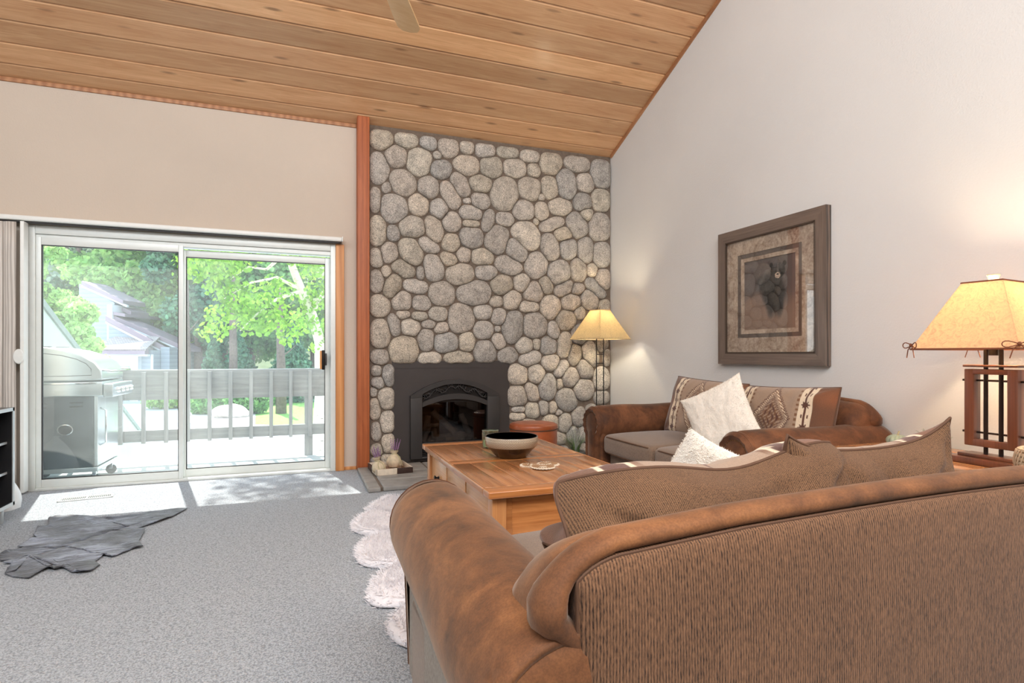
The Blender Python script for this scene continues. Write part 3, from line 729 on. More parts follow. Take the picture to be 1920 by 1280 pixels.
        for P, y in ((O, D-.03), (O, D+.002), ([( (o[0]*.6+i_[0]*.4), (o[1]*.6+i_[1]*.4)) for o, i_ in zip(O, I)], D+.022), (I, D+.006)):
            for q, (x, z) in enumerate(P):
                pl_ = .004*math.cos(q*PI) if 1 < q < nn-2 and y > D+.01 else 0
                vs.append((X(x), y+pl_, z))
        fs = []
        for k in range(3):
            for i in range(nn-1): fs.append((k*nn+i, k*nn+i+1, (k+1)*nn+i+1, (k+1)*nn+i))
        g.add(vs, fs); af_ = g.build('arm_front_facing', SUEDE_D, t, ang=60)
        g = MB(); vs = [(X(x), D+.006, z) for x, z in I]; cI = (AX+SP, .4); vs2 = [(X(cI[0]+(x-cI[0])*.8), D+.015, cI[1]+(z-cI[1])*.9) for x, z in I]
        vs0 = [(X(x), D-.04, z) for x, z in I]
        g.add(vs0+vs+vs2, [(i, i+1, nn+i+1, nn+i) for i in range(nn-1)]+[(nn+i, nn+i+1, 2*nn+i+1, 2*nn+i) for i in range(nn-1)]+[tuple(range(2*nn, 3*nn))])
        g.build('inset_panel', sm, af_, ang=50)
        g = MB()
        NI = mush(RA*.64, .02, 0)
        for i in range(len(NI)-1):
            A, B = Vector((X(NI[i][0]), D+.008, NI[i][1])), Vector((X(NI[i+1][0]), D+.008, NI[i+1][1])); k = max(1, int((B-A).length/.024))
            for q in range(k):
                p = A.lerp(B, q/k); g.M = Matrix.Translation(p) @ Matrix.Rotation(PI/2, 4, 'X'); g.lathe([(.0065, 0), (.006, .003), (.003, .006), (0, .0065)], n=8)
        g.M = None; g.build('nailhead_trim', plain('brass_nailhead', lin(120, 90, 56), .3, .8) if 'brass_nailhead' not in bpy.data.materials else bpy.data.materials['brass_nailhead'], af_)
        g = MB(); g.tube([(X(x), D-.004, z) for x, z in O], .003, 6); g.build('facing_welt', SUEDE_D, af_)
    # seat cushions
    wc = (L-.60)/nseat
    for k in range(nseat):
        a = .30+wc*k+.004; b_ = a+wc-.008
        def cf(p):
            f = max(0, (p.y-(D-.2))/.2)
            p = p.copy(); p.y += .02*math.sin(PI*max(0, min(1, (p.x-a)/(b_-a))))*f
            p.z += nz(p, 5, k)*.006
            return p
        g = MB(); g.rbox(a, .2, .315, b_, D-.02, .455, .04, 4, crown=.04, fn=cf); c = g.build('seat_cushion', CHEN_SEAT, t, ang=180)
        g = MB()
        for zz in (.443, .327):
            pts = []
            N = 14
            for i in range(N+1): u = i/N; pts.append((a+.012+(b_-a-.024)*u, D-.02+.02*math.sin(PI*u)-.009, zz+(.006 if zz > .4 else 0)*math.sin(PI*u)))
            pts = [(a+.004, .3, zz)]+[(a+.004, D-.07, zz)]+pts[1:-1]+[(b_-.004, D-.07, zz), (b_-.004, .3, zz)]
            g.tube(pts, .005, 6)
        g.build('cushion_welt', PIPE, c)
    return t

A_X, A_Y = .235, .75
sofa('sofa', 'large brown suede sofa seen from behind with ribbed chenille back panel', (A_X, A_Y, 0), 0, 2.12, 1.12, 2)
# loveseat: back along the right wall, its length runs along the wall
sofa('loveseat', 'brown suede loveseat with rolled nailhead arms against the white wall', (XW-.03, 2.27, 0), PI/2, 1.95, 1.0, 2, sm=SUEDE_D)

# ------------------------------------------------------------------ pillows
SV = vertexmat('woven_kilim', .9, 260, .5, .3, .5)
M_FUR = plain('white_fleece', lin(240, 232, 220), .95, var=.05, sc=60, bst=.8, spec=.2)
PCH = chenille('pillow_chenille', lin(40, 29, 23), lin(134, 100, 73), 'x', 230)
TAN = lin(158, 132, 110); CRM = lin(222, 202, 174); DK = lin(88, 50, 36); BR = lin(120, 82, 54); SU = lin(104, 68, 46); RU = lin(148, 86, 48)
def kilim(u, v):
    n = nz((u*3, v*3, 1), 1)
    def star(du, dv, s):
        a, b = abs(du)/s, abs(dv)/s
        return (a+b < 1) or (a < .28 and b < 1.25) or (a < 1.15 and b < .22) or (abs(a-b) < .25 and a < .8)
    for c0 in (.19, .80):
        if abs(u-c0) < .055:
            if abs(u-c0) < .008: return DK
            for sv in (.12, .42, .72, 1.0):
                if star((u-c0)*1.5, v-sv, .05): return DK
            for sv in (.27, .57, .86):
                if abs(v-sv) < .025 and (int((u-c0+1)*1.6/.018) % 2 == 0) and abs(u-c0) < .035: return DK
            return CRM
        if .055 <= abs(u-c0) < .08 and (u-c0)*(.5-c0) > 0:
            return BR if int(v*30) % 2 else TAN
    if .25 < u < .74:
        d = abs(u-.5)/.2+abs(v-.52)/.48
        q = d*9
        if d < 1.02:
            k = int(q)
            if k in (8, 5): return DK if int((u+v)*60) % 2 else TAN
            if k in (7,): return BR if int((u-v)*60) % 2 else CRM
            if k in (6,): return TAN
            if k in (1, 3): return DK if int(u*50) % 2 else BR
            return BR if int((u+v)*40) % 2 == 0 else TAN
        return TAN
    return tuple((SU[i]*(1-max(0, n))+RU[i]*max(0, n)) for i in range(3))+(1,)
def plaincol(c):
    return lambda u, v: c
def pillow(name, label, cat, group, w, h, th, M, front, back, seed=0, fcol=None, wr=.012, pin=.05, ears=-.01, fold=None, res=(70, 50), puff=.55, welt=PIPE, fleece=False):
    t = thing(name, label, cat, M.translation, 0, group)
    t.rotation_mode = 'XYZ'; t.rotation_euler = M.to_euler()
    def shp(u, v, s):
        a, b = 2*u-1, 2*v-1
        x = w/2*a*(1-pin*(1-b*b)*(abs(a)**2)+ears*(a*a*b*b)**2)
        z = h/2*b*(1-pin*(1-a*a)*(abs(b)**2)+ears*(a*a*b*b)**2)
        q = max(0, (1-a**4)*(1-b**4))
        y = th/2*q**puff*(.9 if s > 0 else 1)
        rim = (1-max(abs(a), abs(b))**6)
        y += wr*rim*(nz((a*2.2, b*2.2, s), 1, seed)+.6*nz((a*6, b*3, s), 1, seed+3))
        # radiating creases toward corners
        for ca, cb_ in ((-1, -1), (1, -1), (-1, 1), (1, 1)):
            dd = math.hypot(a-ca, b-cb_); an = math.atan2(b-cb_, a-ca)
            y += wr*.8*math.exp(-dd*2.2)*math.sin(an*9+seed+s)*min(1, dd*3)*rim
        p = Vector((x, s*y, z))
        if fold: p = fold(p, a, b)
        return p
    for s, nm, mt, cf in ((1, 'front_cover', front, fcol), (-1, 'back_cover', back, None)):
        g = MB(); r = res if not (cf) else (170, 110)
        g.grid(r[0], r[1], lambda u, v: shp(u, v, s), col=(lambda u, v: cf(u, v)) if cf else None)
        g.build(nm, mt, t, ang=180)
    if welt:
        P = [(k/24, 0) for k in range(24)]+[(1, k/24) for k in range(24)]+[(1-k/24, 1) for k in range(24)]+[(0, 1-k/24) for k in range(24)]
        g = MB(); g.tube([shp(u, v, 1) for u, v in P], .0042, 7, True); g.build('piping', welt, t, ang=180)
    if fleece:
        g = MB(); random.seed(seed)
        for k in range(15000):
            u, v, s = random.random(), random.random(), random.choice((-1, 1))
            p = shp(u, v, s); e = .003
            px_ = shp(min(1, u+.01), v, s)-p; pz_ = shp(u, min(1, v+.01), s)-p
            nn = px_.cross(pz_)*(-s); 
            if nn.length < 1e-9: nn = Vector((0, s, 0))
            nn.normalize(); nn = (nn+Vector((random.uniform(-.8, .8), random.uniform(-.8, .8), random.uniform(-.8, .8)))).normalized()
            w_ = nn.orthogonal().normalized()*.0011
            g.add([p-w_, p+w_, p+nn*.0055], [(0, 1, 2)])
        tag(g.build('fleece_pile', front, t, fixn=False, smooth=False), kind='stuff')
    return t
def place(loc, yaw=0, tilt=0, roll=0):
    """pillow stands upright facing +y; yaw about z, tilt leans the top back, roll turns it in its own plane"""
    return Matrix.Translation(loc) @ Matrix.Rotation(math.radians(yaw), 4, 'Z') @ Matrix.Rotation(math.radians(tilt), 4, 'X') @ Matrix.Rotation(math.radians(roll), 4, 'Y')
G1 = 'patterned pillows on the two sofas'
# on the loveseat (facing -X: yaw 90 turns +y to -x)
pillow('kilim_pillow', 'woven kilim pillow in the far corner of the loveseat, next to the stone wall', 'pillow', G1, .80, .47, .2, place((2.83, 3.50, .665), 90, 16, -2), SV, SUEDE_D, 1, kilim)
pillow('kilim_pillow', 'woven kilim pillow with brown suede ends in the near corner of the loveseat', 'pillow', G1, .80, .46, .2, place((2.86, 2.80, .655), 90, 14, 2), SV, SUEDE_D, 2, kilim)
pillow('fleece_pillow', 'square white fleece pillow tilted on its corner on the loveseat', 'pillow', None, .43, .43, .13, place((2.56, 3.0, .67), 112, 14, 28), M_FUR, M_FUR, 4, wr=.008, pin=.05, ears=.05, welt=None, fleece=True)
# on the sofa, seen from behind
def fold1(p, a, b):
    # left upper end slumps and rolls forward over itself
    k = max(0, -a-.15)/.85; k = k*k
    if b > 0:
        p = p+Vector((0, .10*k*b, -.05*k*b))
        p.y -= .075*math.exp(-((b-.55)/.22)**2)*k
        p.y += .075*math.exp(-((b-.16)/.10)**2)*k
    p.z += .01*max(0, a)**3*max(0, b)-.040*math.exp(-((a-.15)/.42)**2)*max(0, b)+.012*max(0, -a)**2*max(0, b)
    return p
pillow('kilim_pillow', 'slumped pillow showing its brown chenille back, nearest the left arm of the sofa', 'pillow', G1, .77, .45, .25, place((.90, 1.10, .632), 2, 13, -3.5), SV, PCH, 7, kilim, wr=.034, fold=fold1, ears=-.09, pin=.0, puff=.4)
def fold2(p, a, b):
    p.z += .05*max(0, a)**4*max(0, b)**2+.035*max(0, -a)**4*max(0, b)**2-.02*(1-a*a)*max(0, b)
    return p
pillow('kilim_pillow', 'upright pillow showing its brown chenille back, toward the lamp end of the sofa', 'pillow', G1, .54, .44, .21, place((1.365, 1.09, .648), -3, 13, -1), SV, PCH, 9, kilim, wr=.026, fold=fold2, ears=-.02, pin=.02)
pillow('fleece_pillow', 'white fleece pillow half hidden behind the brown pillows on the near sofa', 'pillow', None, .42, .42, .13, place((1.19, 1.45, .60), -12, 22, 24), M_FUR, M_FUR, 5, wr=.008, pin=.05, ears=.05, welt=None, fleece=True)

# ================================================================== COFFEE TABLE
M_OAKY = wood('oak_long', lin(140, 86, 50), lin(206, 146, 96), 'y', .24, tone=True, coat=.35, wv=.12)
M_OAKX = wood('oak_cross', lin(152, 90, 46), lin(208, 140, 82), 'x', .26, tone=True, coat=.35, wv=.15)
M_OAKZ = wood('oak_leg', lin(160, 100, 56), lin(206, 146, 92), 'z', .35, coat=.3, wv=.12)
M_OAKD = wood('oak_drawer_front', lin(172, 114, 66), lin(216, 160, 106), 'y', .3, coat=.4, wv=.12)
ct = thing('coffee_table', 'oak coffee table with planked top and side drawers on the white rug', 'coffee table', (1.25, 3.235, 0))
W2, L2 = .44, .76
g = MB(); random.seed(21)
nb_ = 8; x0_ = -W2+.012; wb2 = (2*W2-.024)/nb_
for seg in ((-L2+.10, -.045), (.045, L2-.10)):
    for i in range(nb_):
        tt = random.uniform(.78, 1.1); g.rbox(x0_+wb2*i+.0012, seg[0]+.0015, .415, x0_+wb2*(i+1)-.0012, seg[1]-.0015, .45, .0035, 2, col=(tt, tt*.98, tt*.95, 1))
g.build('top_boards', M_OAKY, ct)
for a_ in ((-W2, -L2, W2, -L2+.10, .4503, .008, 1.02), (-W2, L2-.10, W2, L2, .4503, .008, .97), (-W2+.01, -.045, W2-.01, .045, .45, .0035, .95)):
    MB().rbox(a_[0], a_[1], .415, a_[2], a_[3], a_[4], a_[5], 3, col=(a_[6], a_[6], a_[6], 1)).build('cross_board', M_OAKX, ct)
g = MB()
for s_ in (-1, 1): g.rbox(s_*W2-(.012 if s_ > 0 else 0), -L2+.101, .414, s_*W2+(0 if s_ > 0 else .012), L2-.101, .4495, .006, 3, col=(1, 1, 1, 1))
g.box(-W2+.02, -L2+.02, .41, W2-.02, L2-.02, .44, col=(.3, .3, .3, 1)); g.build('top_edge', M_OAKY, ct)
for sx in (-1, 1):
    for sy in (-1, 1):
        g = MB(); cx_, cy_ = sx*(W2-.065), sy*(L2-.075); g.rbox(cx_-.035, cy_-.035, 0, cx_+.035, cy_+.035, .413, .005, 2); g.build('leg', M_OAKZ, ct)
for sy in (-1, 1):
    g = MB(); y_ = sy*(L2-.062); g.rbox(-W2+.10, min(y_, y_-sy*.02), .13, W2-.10, max(y_, y_-sy*.02), .413, .003, 2, col=(1, 1, 1, 1))
    for sx in (-1, 1): xx = sx*(W2-.115); g.rbox(xx-.018, min(y_, y_+sy*.008), .13, xx+.018, max(y_, y_+sy*.008), .413, .003, 2, col=(.8, .8, .8, 1))
    g.build('end_panel', M_OAKX, ct)
g = MB()
for sx in (-1, 1):
    xx = sx*(W2-.05); g.box(min(xx, xx-sx*.03), -L2+.1, .12, max(xx, xx-sx*.03), L2-.1, .41, col=(.5, .48, .45, 1))
g.box(-W2+.06, -L2+.08, .11, W2-.06, L2-.08, .13, col=(.8, .8, .8, 1)); g.build('case', M_OAKY, ct, smooth=False)
M_KNOB = plain('dark_iron_knob', lin(40, 36, 34), .35, .8)
for sx in (-1, 1):
    for (a, b_) in ((-.63, -.225), (-.205, .205), (.225, .63)):
        xx = sx*(W2-.044); g = MB(); g.rbox(min(xx, xx-sx*.02), a, .14, max(xx, xx-sx*.02), b_, .395, .004, 2); d = g.build('drawer', M_OAKD, ct)
        for kx in (((a+b_)/2,)):
            k_ = MB(); k_.M = Matrix.Translation((xx, kx, .275)) @ Matrix.Rotation(sx*PI/2, 4, 'Y'); k_.lathe([(.014, 0), (.008, .004), (.006, .016), (.016, .024), (.016, .03), (.0, .034)], n=16); k_.build('knob', M_KNOB, d)

# bowl
def bcol(c):
    return c
m, nt, b = newmat('banded_glaze'); v = texco(nt); sp_ = nt.nodes.new('ShaderNodeSeparateXYZ'); nt.links.new(v, sp_.inputs[0])
an = mth(nt, 'ARCTAN2', sp_.outputs[1], sp_.outputs[0])
zz = sp_.outputs[2]
chev = mth(nt, 'PINGPONG', mth(nt, 'ADD', mth(nt, 'MULTIPLY', an, 12.0), mth(nt, 'MULTIPLY', zz, 120)), .5)
chev2 = mth(nt, 'GREATER_THAN', mth(nt, 'PINGPONG', mth(nt, 'MULTIPLY', mth(nt, 'ADD', zz, mth(nt, 'MULTIPLY', mth(nt, 'PINGPONG', mth(nt, 'MULTIPLY', an, 9.55), .5), .012)), 150), .5), .27)
cu = mth(nt, 'SUBTRACT', mth(nt, 'PINGPONG', mth(nt, 'MULTIPLY', an, 7.64), .5), .25); cv = mth(nt, 'MULTIPLY', mth(nt, 'SUBTRACT', zz, .1175), 52)
cd = mth(nt, 'SQRT', mth(nt, 'ADD', mth(nt, 'MULTIPLY', cu, cu), mth(nt, 'MULTIPLY', mth(nt, 'MULTIPLY', cv, cv), .25)))
circ = mth(nt, 'MULTIPLY', mth(nt, 'GREATER_THAN', cd, .11), mth(nt, 'LESS_THAN', cd, .2))
pat = mix(nt, mix(nt, lin(112, 92, 74), lin(196, 180, 156), chev2), mix(nt, lin(196, 180, 156), lin(90, 72, 58), circ), mth(nt, 'GREATER_THAN', zz, .108))
inb = mth(nt, 'MULTIPLY', mth(nt, 'GREATER_THAN', zz, .068), mth(nt, 'LESS_THAN', zz, .1275))
nt.links.new(mix(nt, lin(34, 20, 16), pat, inb), b.inputs['Base Color']); b.inputs['Roughness'].default_value = .25; b.inputs['Coat Weight'].default_value = .4
bump(nt, b, mth(nt, 'MULTIPLY', inb, mth(nt, 'ADD', chev2, circ)), .3, .003); M_BOWL = m
bw = thing('ceramic_bowl', 'large dark brown ceramic bowl with embossed cream band on the coffee table', 'bowl', (1.225, 3.30, .4505))
MB().lathe([(.085, 0), (.095, .004), (.13, .045), (.152, .066), (.158, .070), (.163, .1), (.164, .126), (.160, .131), (.1555, .1285)], n=56).build('outer_shell', M_BOWL, bw, ang=60)
g = MB(); g.lathe([(.1556, .1285), (.1512, .1), (.139, .062), (.099, .022), (.0, .014)], n=56); g.build('glazed_inside', plain('dark_glaze', lin(30, 18, 15), .2, coat=.4, bst=0), bw, ang=60, fixn=False)
# votive
vg = thing('glass_votive', 'ribbed clear glass candle holder behind the dark bowl', 'candle holder', (1.205, 3.655, .4505))
M_VG = clear('ribbed_glass', (.86, .93, .84, 1), .12, .05)
g = MB(); g.lathe([(.045, 0), (.05, .005), (.054, .115), (.055, .12), (.051, .12), (.048, .012), (.0, .012)], n=36); g.build('glass_body', M_VG, vg)
g = MB()
for k in range(24): a = 2*PI*k/24; g.tube([(.0505*math.cos(a), .0505*math.sin(a), .008), (.055*math.cos(a), .055*math.sin(a), .105)], .0018, 5)
g.lathe([(.054, .112), (.0565, .116), (.0565, .120), (.053, .122)], n=30); g.build('ribs_and_rim', clear('pale_green_glass', (.8, .9, .78, 1), .35, .1), vg)
MB().lathe([(.046, .012), (.047, .05), (.04, .055), (.0, .055)], n=24).build('wax', plain('green_wax', lin(196, 204, 176), .5), vg)
# coasters
def coaster(loc, rz, r, label):
    t = thing('scalloped_coaster', label, 'coaster', loc, rz, 'scalloped shell coasters on the coffee table')
    n = 26; P = []
    for k in range(n*4):
        a = 2*PI*k/(n*4); q = k % 4; rr = r*(1, 1.02, .9, .93)[q]*(1-.12*math.cos(2*a)); P.append((rr*math.cos(a), rr*math.sin(a)*.86))
    MB().prism(P, 0, .005, 'z').build('disc', plain('cream_shell', lin(232, 218, 196), .5, var=.1, sc=60) if 'cream_shell' not in bpy.data.materials else bpy.data.materials['cream_shell'], t)
    g = MB()
    for k in range(0, n): a = 2*PI*k/n; g.tube([(r*.3*math.cos(a), r*.26*math.sin(a), .0048), (r*.85*math.cos(a), r*.73*math.sin(a), .0055)], [.001, .0028], 5)
    g.tube([(-r*.7, 0, .006), (r*.75, .01, .006)], .004, 6)
    g.build('carved_ribs', plain('brown_carving', lin(150, 116, 84), .7) if 'brown_carving' not in bpy.data.materials else bpy.data.materials['brown_carving'], t)
coaster((1.335, 2.99, .4507), .4, .068, 'cream scalloped coaster at the right of the three by the bowl')
coaster((1.265, 2.905, .456), -.3, .075, 'cream scalloped coaster in front, overlapping the other two by the bowl')
coaster((1.225, 2.995, .4507), .9, .06, 'small cream scalloped coaster at the left, nearest the bowl')

# ================================================================== FLOOR LAMP
M_SHC = shade_mat('cream_lamp_fabric', lin(236, 220, 184), sc=40)
M_SHP = shade_mat('amber_parchment', lin(246, 220, 184), sc=30)
M_EDGE = plain('brown_shade_edge', lin(120, 66, 38), .7)
def pyramid_shade(parent, name, b0, b1, z0, z1, mat, rz=0, edge=True, lace=None):
    g = MB(); R_ = Matrix.Rotation(rz, 4, 'Z'); g.M = R_
    def P(f, s, q):
        ax_ = b0[0]+(b1[0]-b0[0])*f; by_ = b0[1]+(b1[1]-b0[1])*f; z = z0+(z1-z0)*f
        c = [(-ax_, -by_), (ax_, -by_), (ax_, by_), (-ax_, by_)]
        A, B = c[s], c[(s+1) % 4]; return (A[0]+(B[0]-A[0])*q, A[1]+(B[1]-A[1])*q, z)
    for s in range(4): g.grid(10, 10, lambda u, v: P(v, s, u))
    o = g.build(name, mat, parent, smooth=False, fixn=False)
    so = o.modifiers.new('s', 'SOLIDIFY'); so.thickness = .002
    for f in (0, 1):
        e = MB(); e.M = R_; e.tube([P(f, s, 0) for s in range(4)], .004, 6, True); e.build('shade_edge_trim', M_EDGE if edge else mat, parent)
    return P, R_
fl_ = thing('floor_lamp', 'black iron floor lamp with cream square shade in front of the stone wall', 'floor lamp', (2.85, 5.1, 0))
M0 = Matrix.Rotation(-.35, 4, 'Z')
g = MB(); g.M = M0; g.rbox(-.13, -.13, 0, .13, .13, .02, .006); g.build('base', M_BLACK, fl_)
for s_ in (-1, 1):
    g = MB(); g.M = M0; g.rbox(s_*.036-.005, -.005, .02, s_*.036+.005, .005, 1.27, .002); g.build('pole', M_BLACK, fl_)
for z in (1.08, .99, .55, .46, 1.265):
    g = MB(); g.M = M0; g.rbox(-.036, -.004, z-.004, .036, .004, z+.004, .001); g.build('cross_rung', M_BLACK, fl_)
MB().tube([(0, 0, 1.265), (0, 0, 1.33)], .012, 10).build('socket', M_BLACK, fl_)
pyramid_shade(fl_, 'lamp_shade', (.215, .215), (.072, .072), 1.235, 1.525, M_SHC, .28, edge=False)
g = MB(); g.tube([(.012*math.sin(k*.9)*(k/8), .012*math.cos(k*.9)*(k/8), 1.50+.008*k) for k in range(10)], .0025, 6); g.tube([(-.07, 0, 1.52), (.07, 0, 1.52)], .002, 6); g.build('finial', M_BLACK, fl_)
MB().lathe([(.0, 1.33), (.02, 1.34), (.03, 1.38), (.022, 1.41), (.0, 1.42)], n=16).build('bulb', shade_mat('bulb_glass', (.9, .9, .85, 1)), fl_)
bulb('floor_lamp_light', (2.85, 5.1, 1.445), 9, (1, .86, .62), .03)
sp1 = bpy.data.lights.new('floor_lamp_downlight', 'POINT'); sp1.energy = 5; sp1.color = (1, .93, .82); sp1.shadow_soft_size = .02
so1 = bpy.data.objects.new('floor_lamp_downlight', sp1); COL.objects.link(so1); so1.location = (2.85, 5.1, 1.31)

# ================================================================== END TABLE AND TABLE LAMP
et = thing('end_table', 'oak end table in the corner between sofa and loveseat', 'end table', (2.80, 1.70, 0))
g = MB(); random.seed(31)
for i in range(5):
    tt = random.uniform(.9, 1.1); g.rbox(-.33+.132*i+.001, -.52, .57, -.33+.132*(i+1)-.001, .52, .60, .003, 2, col=(tt, tt, tt, 1))
g.build('top_boards', M_OAKY, et)
for sx in (-1, 1):
    for sy in (-1, 1): MB().rbox(sx*.28-.03, sy*.46-.03, 0, sx*.28+.03, sy*.46+.03, .57, .004, 2).build('leg', M_OAKZ, et)
g = MB()
for s_ in (-1, 1): g.rbox(s_*.28-.012, -.44, .45, s_*.28+.012, .44, .568, .003, 2, col=(1, 1, 1, 1)); g.rbox(-.26, s_*.46-.012, .45, .26, s_*.46+.012, .568, .003, 2, col=(1, 1, 1, 1))
g.build('apron', M_OAKY, et)
M_MAHO = wood('mahogany', lin(74, 40, 26), lin(124, 74, 50), 'z', .35, coat=.3)
M_BRZ = plain('dark_bronze_tube', lin(58, 46, 40), .35, .7)
RL = Matrix.Rotation(math.radians(-3), 4, 'Z')
tl = thing('table_lamp', 'mission style table lamp with amber parchment shade on the end table', 'table lamp', (2.82, 1.59, .6005))
def part(name, mat, fn, parent=tl, **k):
    g = MB(); g.M = RL; fn(g); return g.build(name, mat, parent, **k)
def _b(g): g.rbox(-.08, -.155, 0, .08, .155, .028, .004); g.rbox(-.045, -.12, .028, .045, .12, .042, .003)
part('base', M_MAHO, _b)
def _f(g):
    g.rbox(-.024, -.105, .075, .024, -.066, .415, .004); g.rbox(-.024, .066, .075, .024, .105, .415, .004)
    g.rbox(-.024, -.07, .075, .024, .07, .106, .004); g.rbox(-.024, -.07, .392, .024, .07, .415, .004)
part('open_frame', M_MAHO, _f)
part('top_plate', M_MAHO, lambda g: g.rbox(-.03, -.108, .424, .03, .108, .434, .003))
for s_ in (-1, 1): part('upright_tube', M_BRZ, lambda g: g.tube([(0, s_*.03, .03), (0, s_*.03, .52)], .0085, 12))
for z in (.365, .135): part('cross_rod', M_BRZ, lambda g: (g.tube([(0, -.125, z), (0, .125, z)], .0045, 8), g.lathe([(0, z-.006), (.0085, z-.004), (.0085, z+.004), (0, z+.006)], 0, .118, 0, 8), g.lathe([(0, z-.006), (.0085, z-.004), (.0085, z+.004), (0, z+.006)], 0, -.118, 0, 8)))
part('socket', M_BRZ, lambda g: (g.tube([(0, 0, .475), (0, 0, .56)], .017, 14), g.tube([(0, -.03, .515), (0, .03, .515)], .006, 8), g.tube([(0, 0, .56), (0, 0, .80)], .003, 6)))
SH = math.radians(7)
P, R_ = pyramid_shade(tl, 'lamp_shade', (.2675, .1935), (.1027, .0743), .5025, .79, M_SHP, SH)
part('finial', wood('pale_finial', lin(190, 150, 100), lin(226, 190, 140), 'z', .5), lambda g: g.lathe([(.012, .797), (.014, .80), (.024, .823), (.022, .826), (0, .826)], n=16))
for s in range(4):
    g = MB(); g.M = R_; c = Vector(P(.06, s, 0)); o_ = Vector((c.x, c.y, 0)).normalized(); sd_ = Vector((-o_.y, o_.x, 0))
    for q in (-1, 1):
        pts = [c+o_*.006+sd_*q*.055*math.sin(PI*k/10)*1.0+Vector((0, 0, .012*math.sin(2*PI*k/10)))+o_*.01*math.sin(PI*k/10) for k in range(11)]
        g.tube(pts, .0022, 5)
        g.tube([c+o_*.008, c+o_*.012+sd_*q*.02+Vector((0, 0, -.02)), c+o_*.012+sd_*q*.03+Vector((0, 0, -.055))], .0022, 5)
    g.tube([c+o_*.008+Vector((0, 0, .006)), c+o_*.012, c+o_*.008-Vector((0, 0, .006))], .006, 6)
    g.build('leather_tie', M_EDGE, tl)
MB().lathe([(0, .56), (.022, .57), (.032, .61), (.024, .645), (0, .655)], 0, 0, 0, 16).build('bulb', bpy.data.materials['bulb_glass'], tl)
bulb('table_lamp_light', (2.82, 1.59, 1.30), 12, (1, .78, .52), .03)
bulb('table_lamp_light_lower', (2.82, 1.59, 1.16), 9, (1, .76, .50), .03)

# small objects on the end table
M_GOURD = plain('sage_green_glaze', lin(150, 162, 142), .35, var=.1, sc=20, coat=.3)
gd = thing('small_gourd', 'little sage green ribbed gourd on the end table behind the pillow', 'gourd', (2.90, 2.07, .6005))
g = MB()
def gf_(u, v):
    a = 2*PI*u; ph = -PI/2+PI*v; r = .052*math.cos(ph)*(1-.13*abs(math.sin(6*a))**.5*0+.10*abs(math.cos(6*a))-.08); return (r*math.cos(a), r*math.sin(a), .034+.034*math.sin(ph)-(.010*math.exp(-((r/.014)**2)) if ph > 0 else 0))
g.grid(96, 16, gf_, wrap=True); g.build('body', M_GOURD, gd, ang=180)
MB().tube([(0, 0, .055), (.003, 0, .07), (.012, 0, .082)], [.006, .004, .004], 8).build('stem', M_STEM, gd)
ap = thing('air_plant', 'spiky grey green air plant on the end table beside the gourd', 'plant', (2.97, 1.95, .6005))
MB().lathe([(.03, 0), (.04, .03), (.036, .045), (.03, .04), (0, .038)], n=20).build('pot', plain('pale_pot', lin(206, 196, 176), .6), ap)
g = MB(); random.seed(8)
for k in range(46):
    a = random.uniform(0, 2*PI); e = random.uniform(.2, 1.2); L = random.uniform(.06, .1); d = Vector((math.cos(a)*math.cos(e), math.sin(a)*math.cos(e), math.sin(e)))
    g.tube([Vector((0, 0, .035)), Vector((0, 0, .04))+d*L*.6, Vector((0, 0, .034))+d*L], [.003, .002, .0006], 5)
g.build('leaf_blade', plain('air_plant_green', lin(140, 158, 136), .7), ap)
bk = thing('rope_basket', 'coiled natural rope basket on the end table beside the lamp base', 'basket', (2.60, 1.27, .6005))
M_ROPE = plain('natural_rope', lin(196, 170, 140), .9, var=.2, sc=90, bst=.6)
g = MB()
for k in range(8):
    r = .085+.018*math.sin(k/7*PI*.8); g.tube([(r*math.cos(a*PI/20), r*math.sin(a*PI/20), .009+.016*k) for a in range(40)], .0095, 7, True)
g.lathe([(0, .003), (.085, .003), (.085, .01), (0, .01)], n=24); g.build('coiled_wall', M_ROPE, bk)
g = MB()
for k in range(40):
    a = 2*PI*k/40
    g.tube([((.085+.018*math.sin(q/7*PI*.8)+.010)*math.cos(a+.04*q), (.085+.018*math.sin(q/7*PI*.8)+.010)*math.sin(a+.04*q), .009+.016*q) for q in range(8)], .003, 5)
g.build('cross_stitch', M_ROPE, bk)

# ================================================================== FRAMED PRINT
px0, px1, pz0, pz1 = 2.735, 3.745, 1.004, 2.046
pw, ph = px1-px0, pz1-pz0
pt = thing('framed_print', 'large dark framed print of a black bear hanging on the white wall above the loveseat', 'framed picture', (XW-.001, (px0+px1)/2, (pz0+pz1)/2))
M_FRW = wood('distressed_frame', lin(34, 26, 22), lin(124, 106, 94), 'y', .45, coat=.2, ring=2); M_FRV = wood('distressed_frame_upright', lin(34, 26, 22), lin(124, 106, 94), 'z', .45, coat=.2, ring=2)
def fring(hw, hh, w, d0, d1, name, mat, par, r=.004):
    four = ([(-hw, hh), (hw, hh), (hw-w, hh-w), (-hw+w, hh-w)], [(-hw, -hh), (hw, -hh), (hw-w, -hh+w), (-hw+w, -hh+w)], [(-hw, -hh), (-hw, hh), (-hw+w, hh-w), (-hw+w, -hh+w)], [(hw, -hh), (hw, hh), (hw-w, hh-w), (hw-w, -hh+w)])
    if isinstance(mat, tuple):
        for i, q in enumerate(four): MB().prism(q, -d0, -d1, 'x').build(name, mat[i//2], par, smooth=False)
    else:
        g = MB()
        for q in four: g.prism(q, -d0, -d1, 'x')
        g.build(name, mat, par, smooth=False)
fring(pw/2, ph/2, .088, .0, .045, 'frame_rail', (M_FRW, M_FRV), pt)
g = MB(); hw, hh = pw/2-.088, ph/2-.088
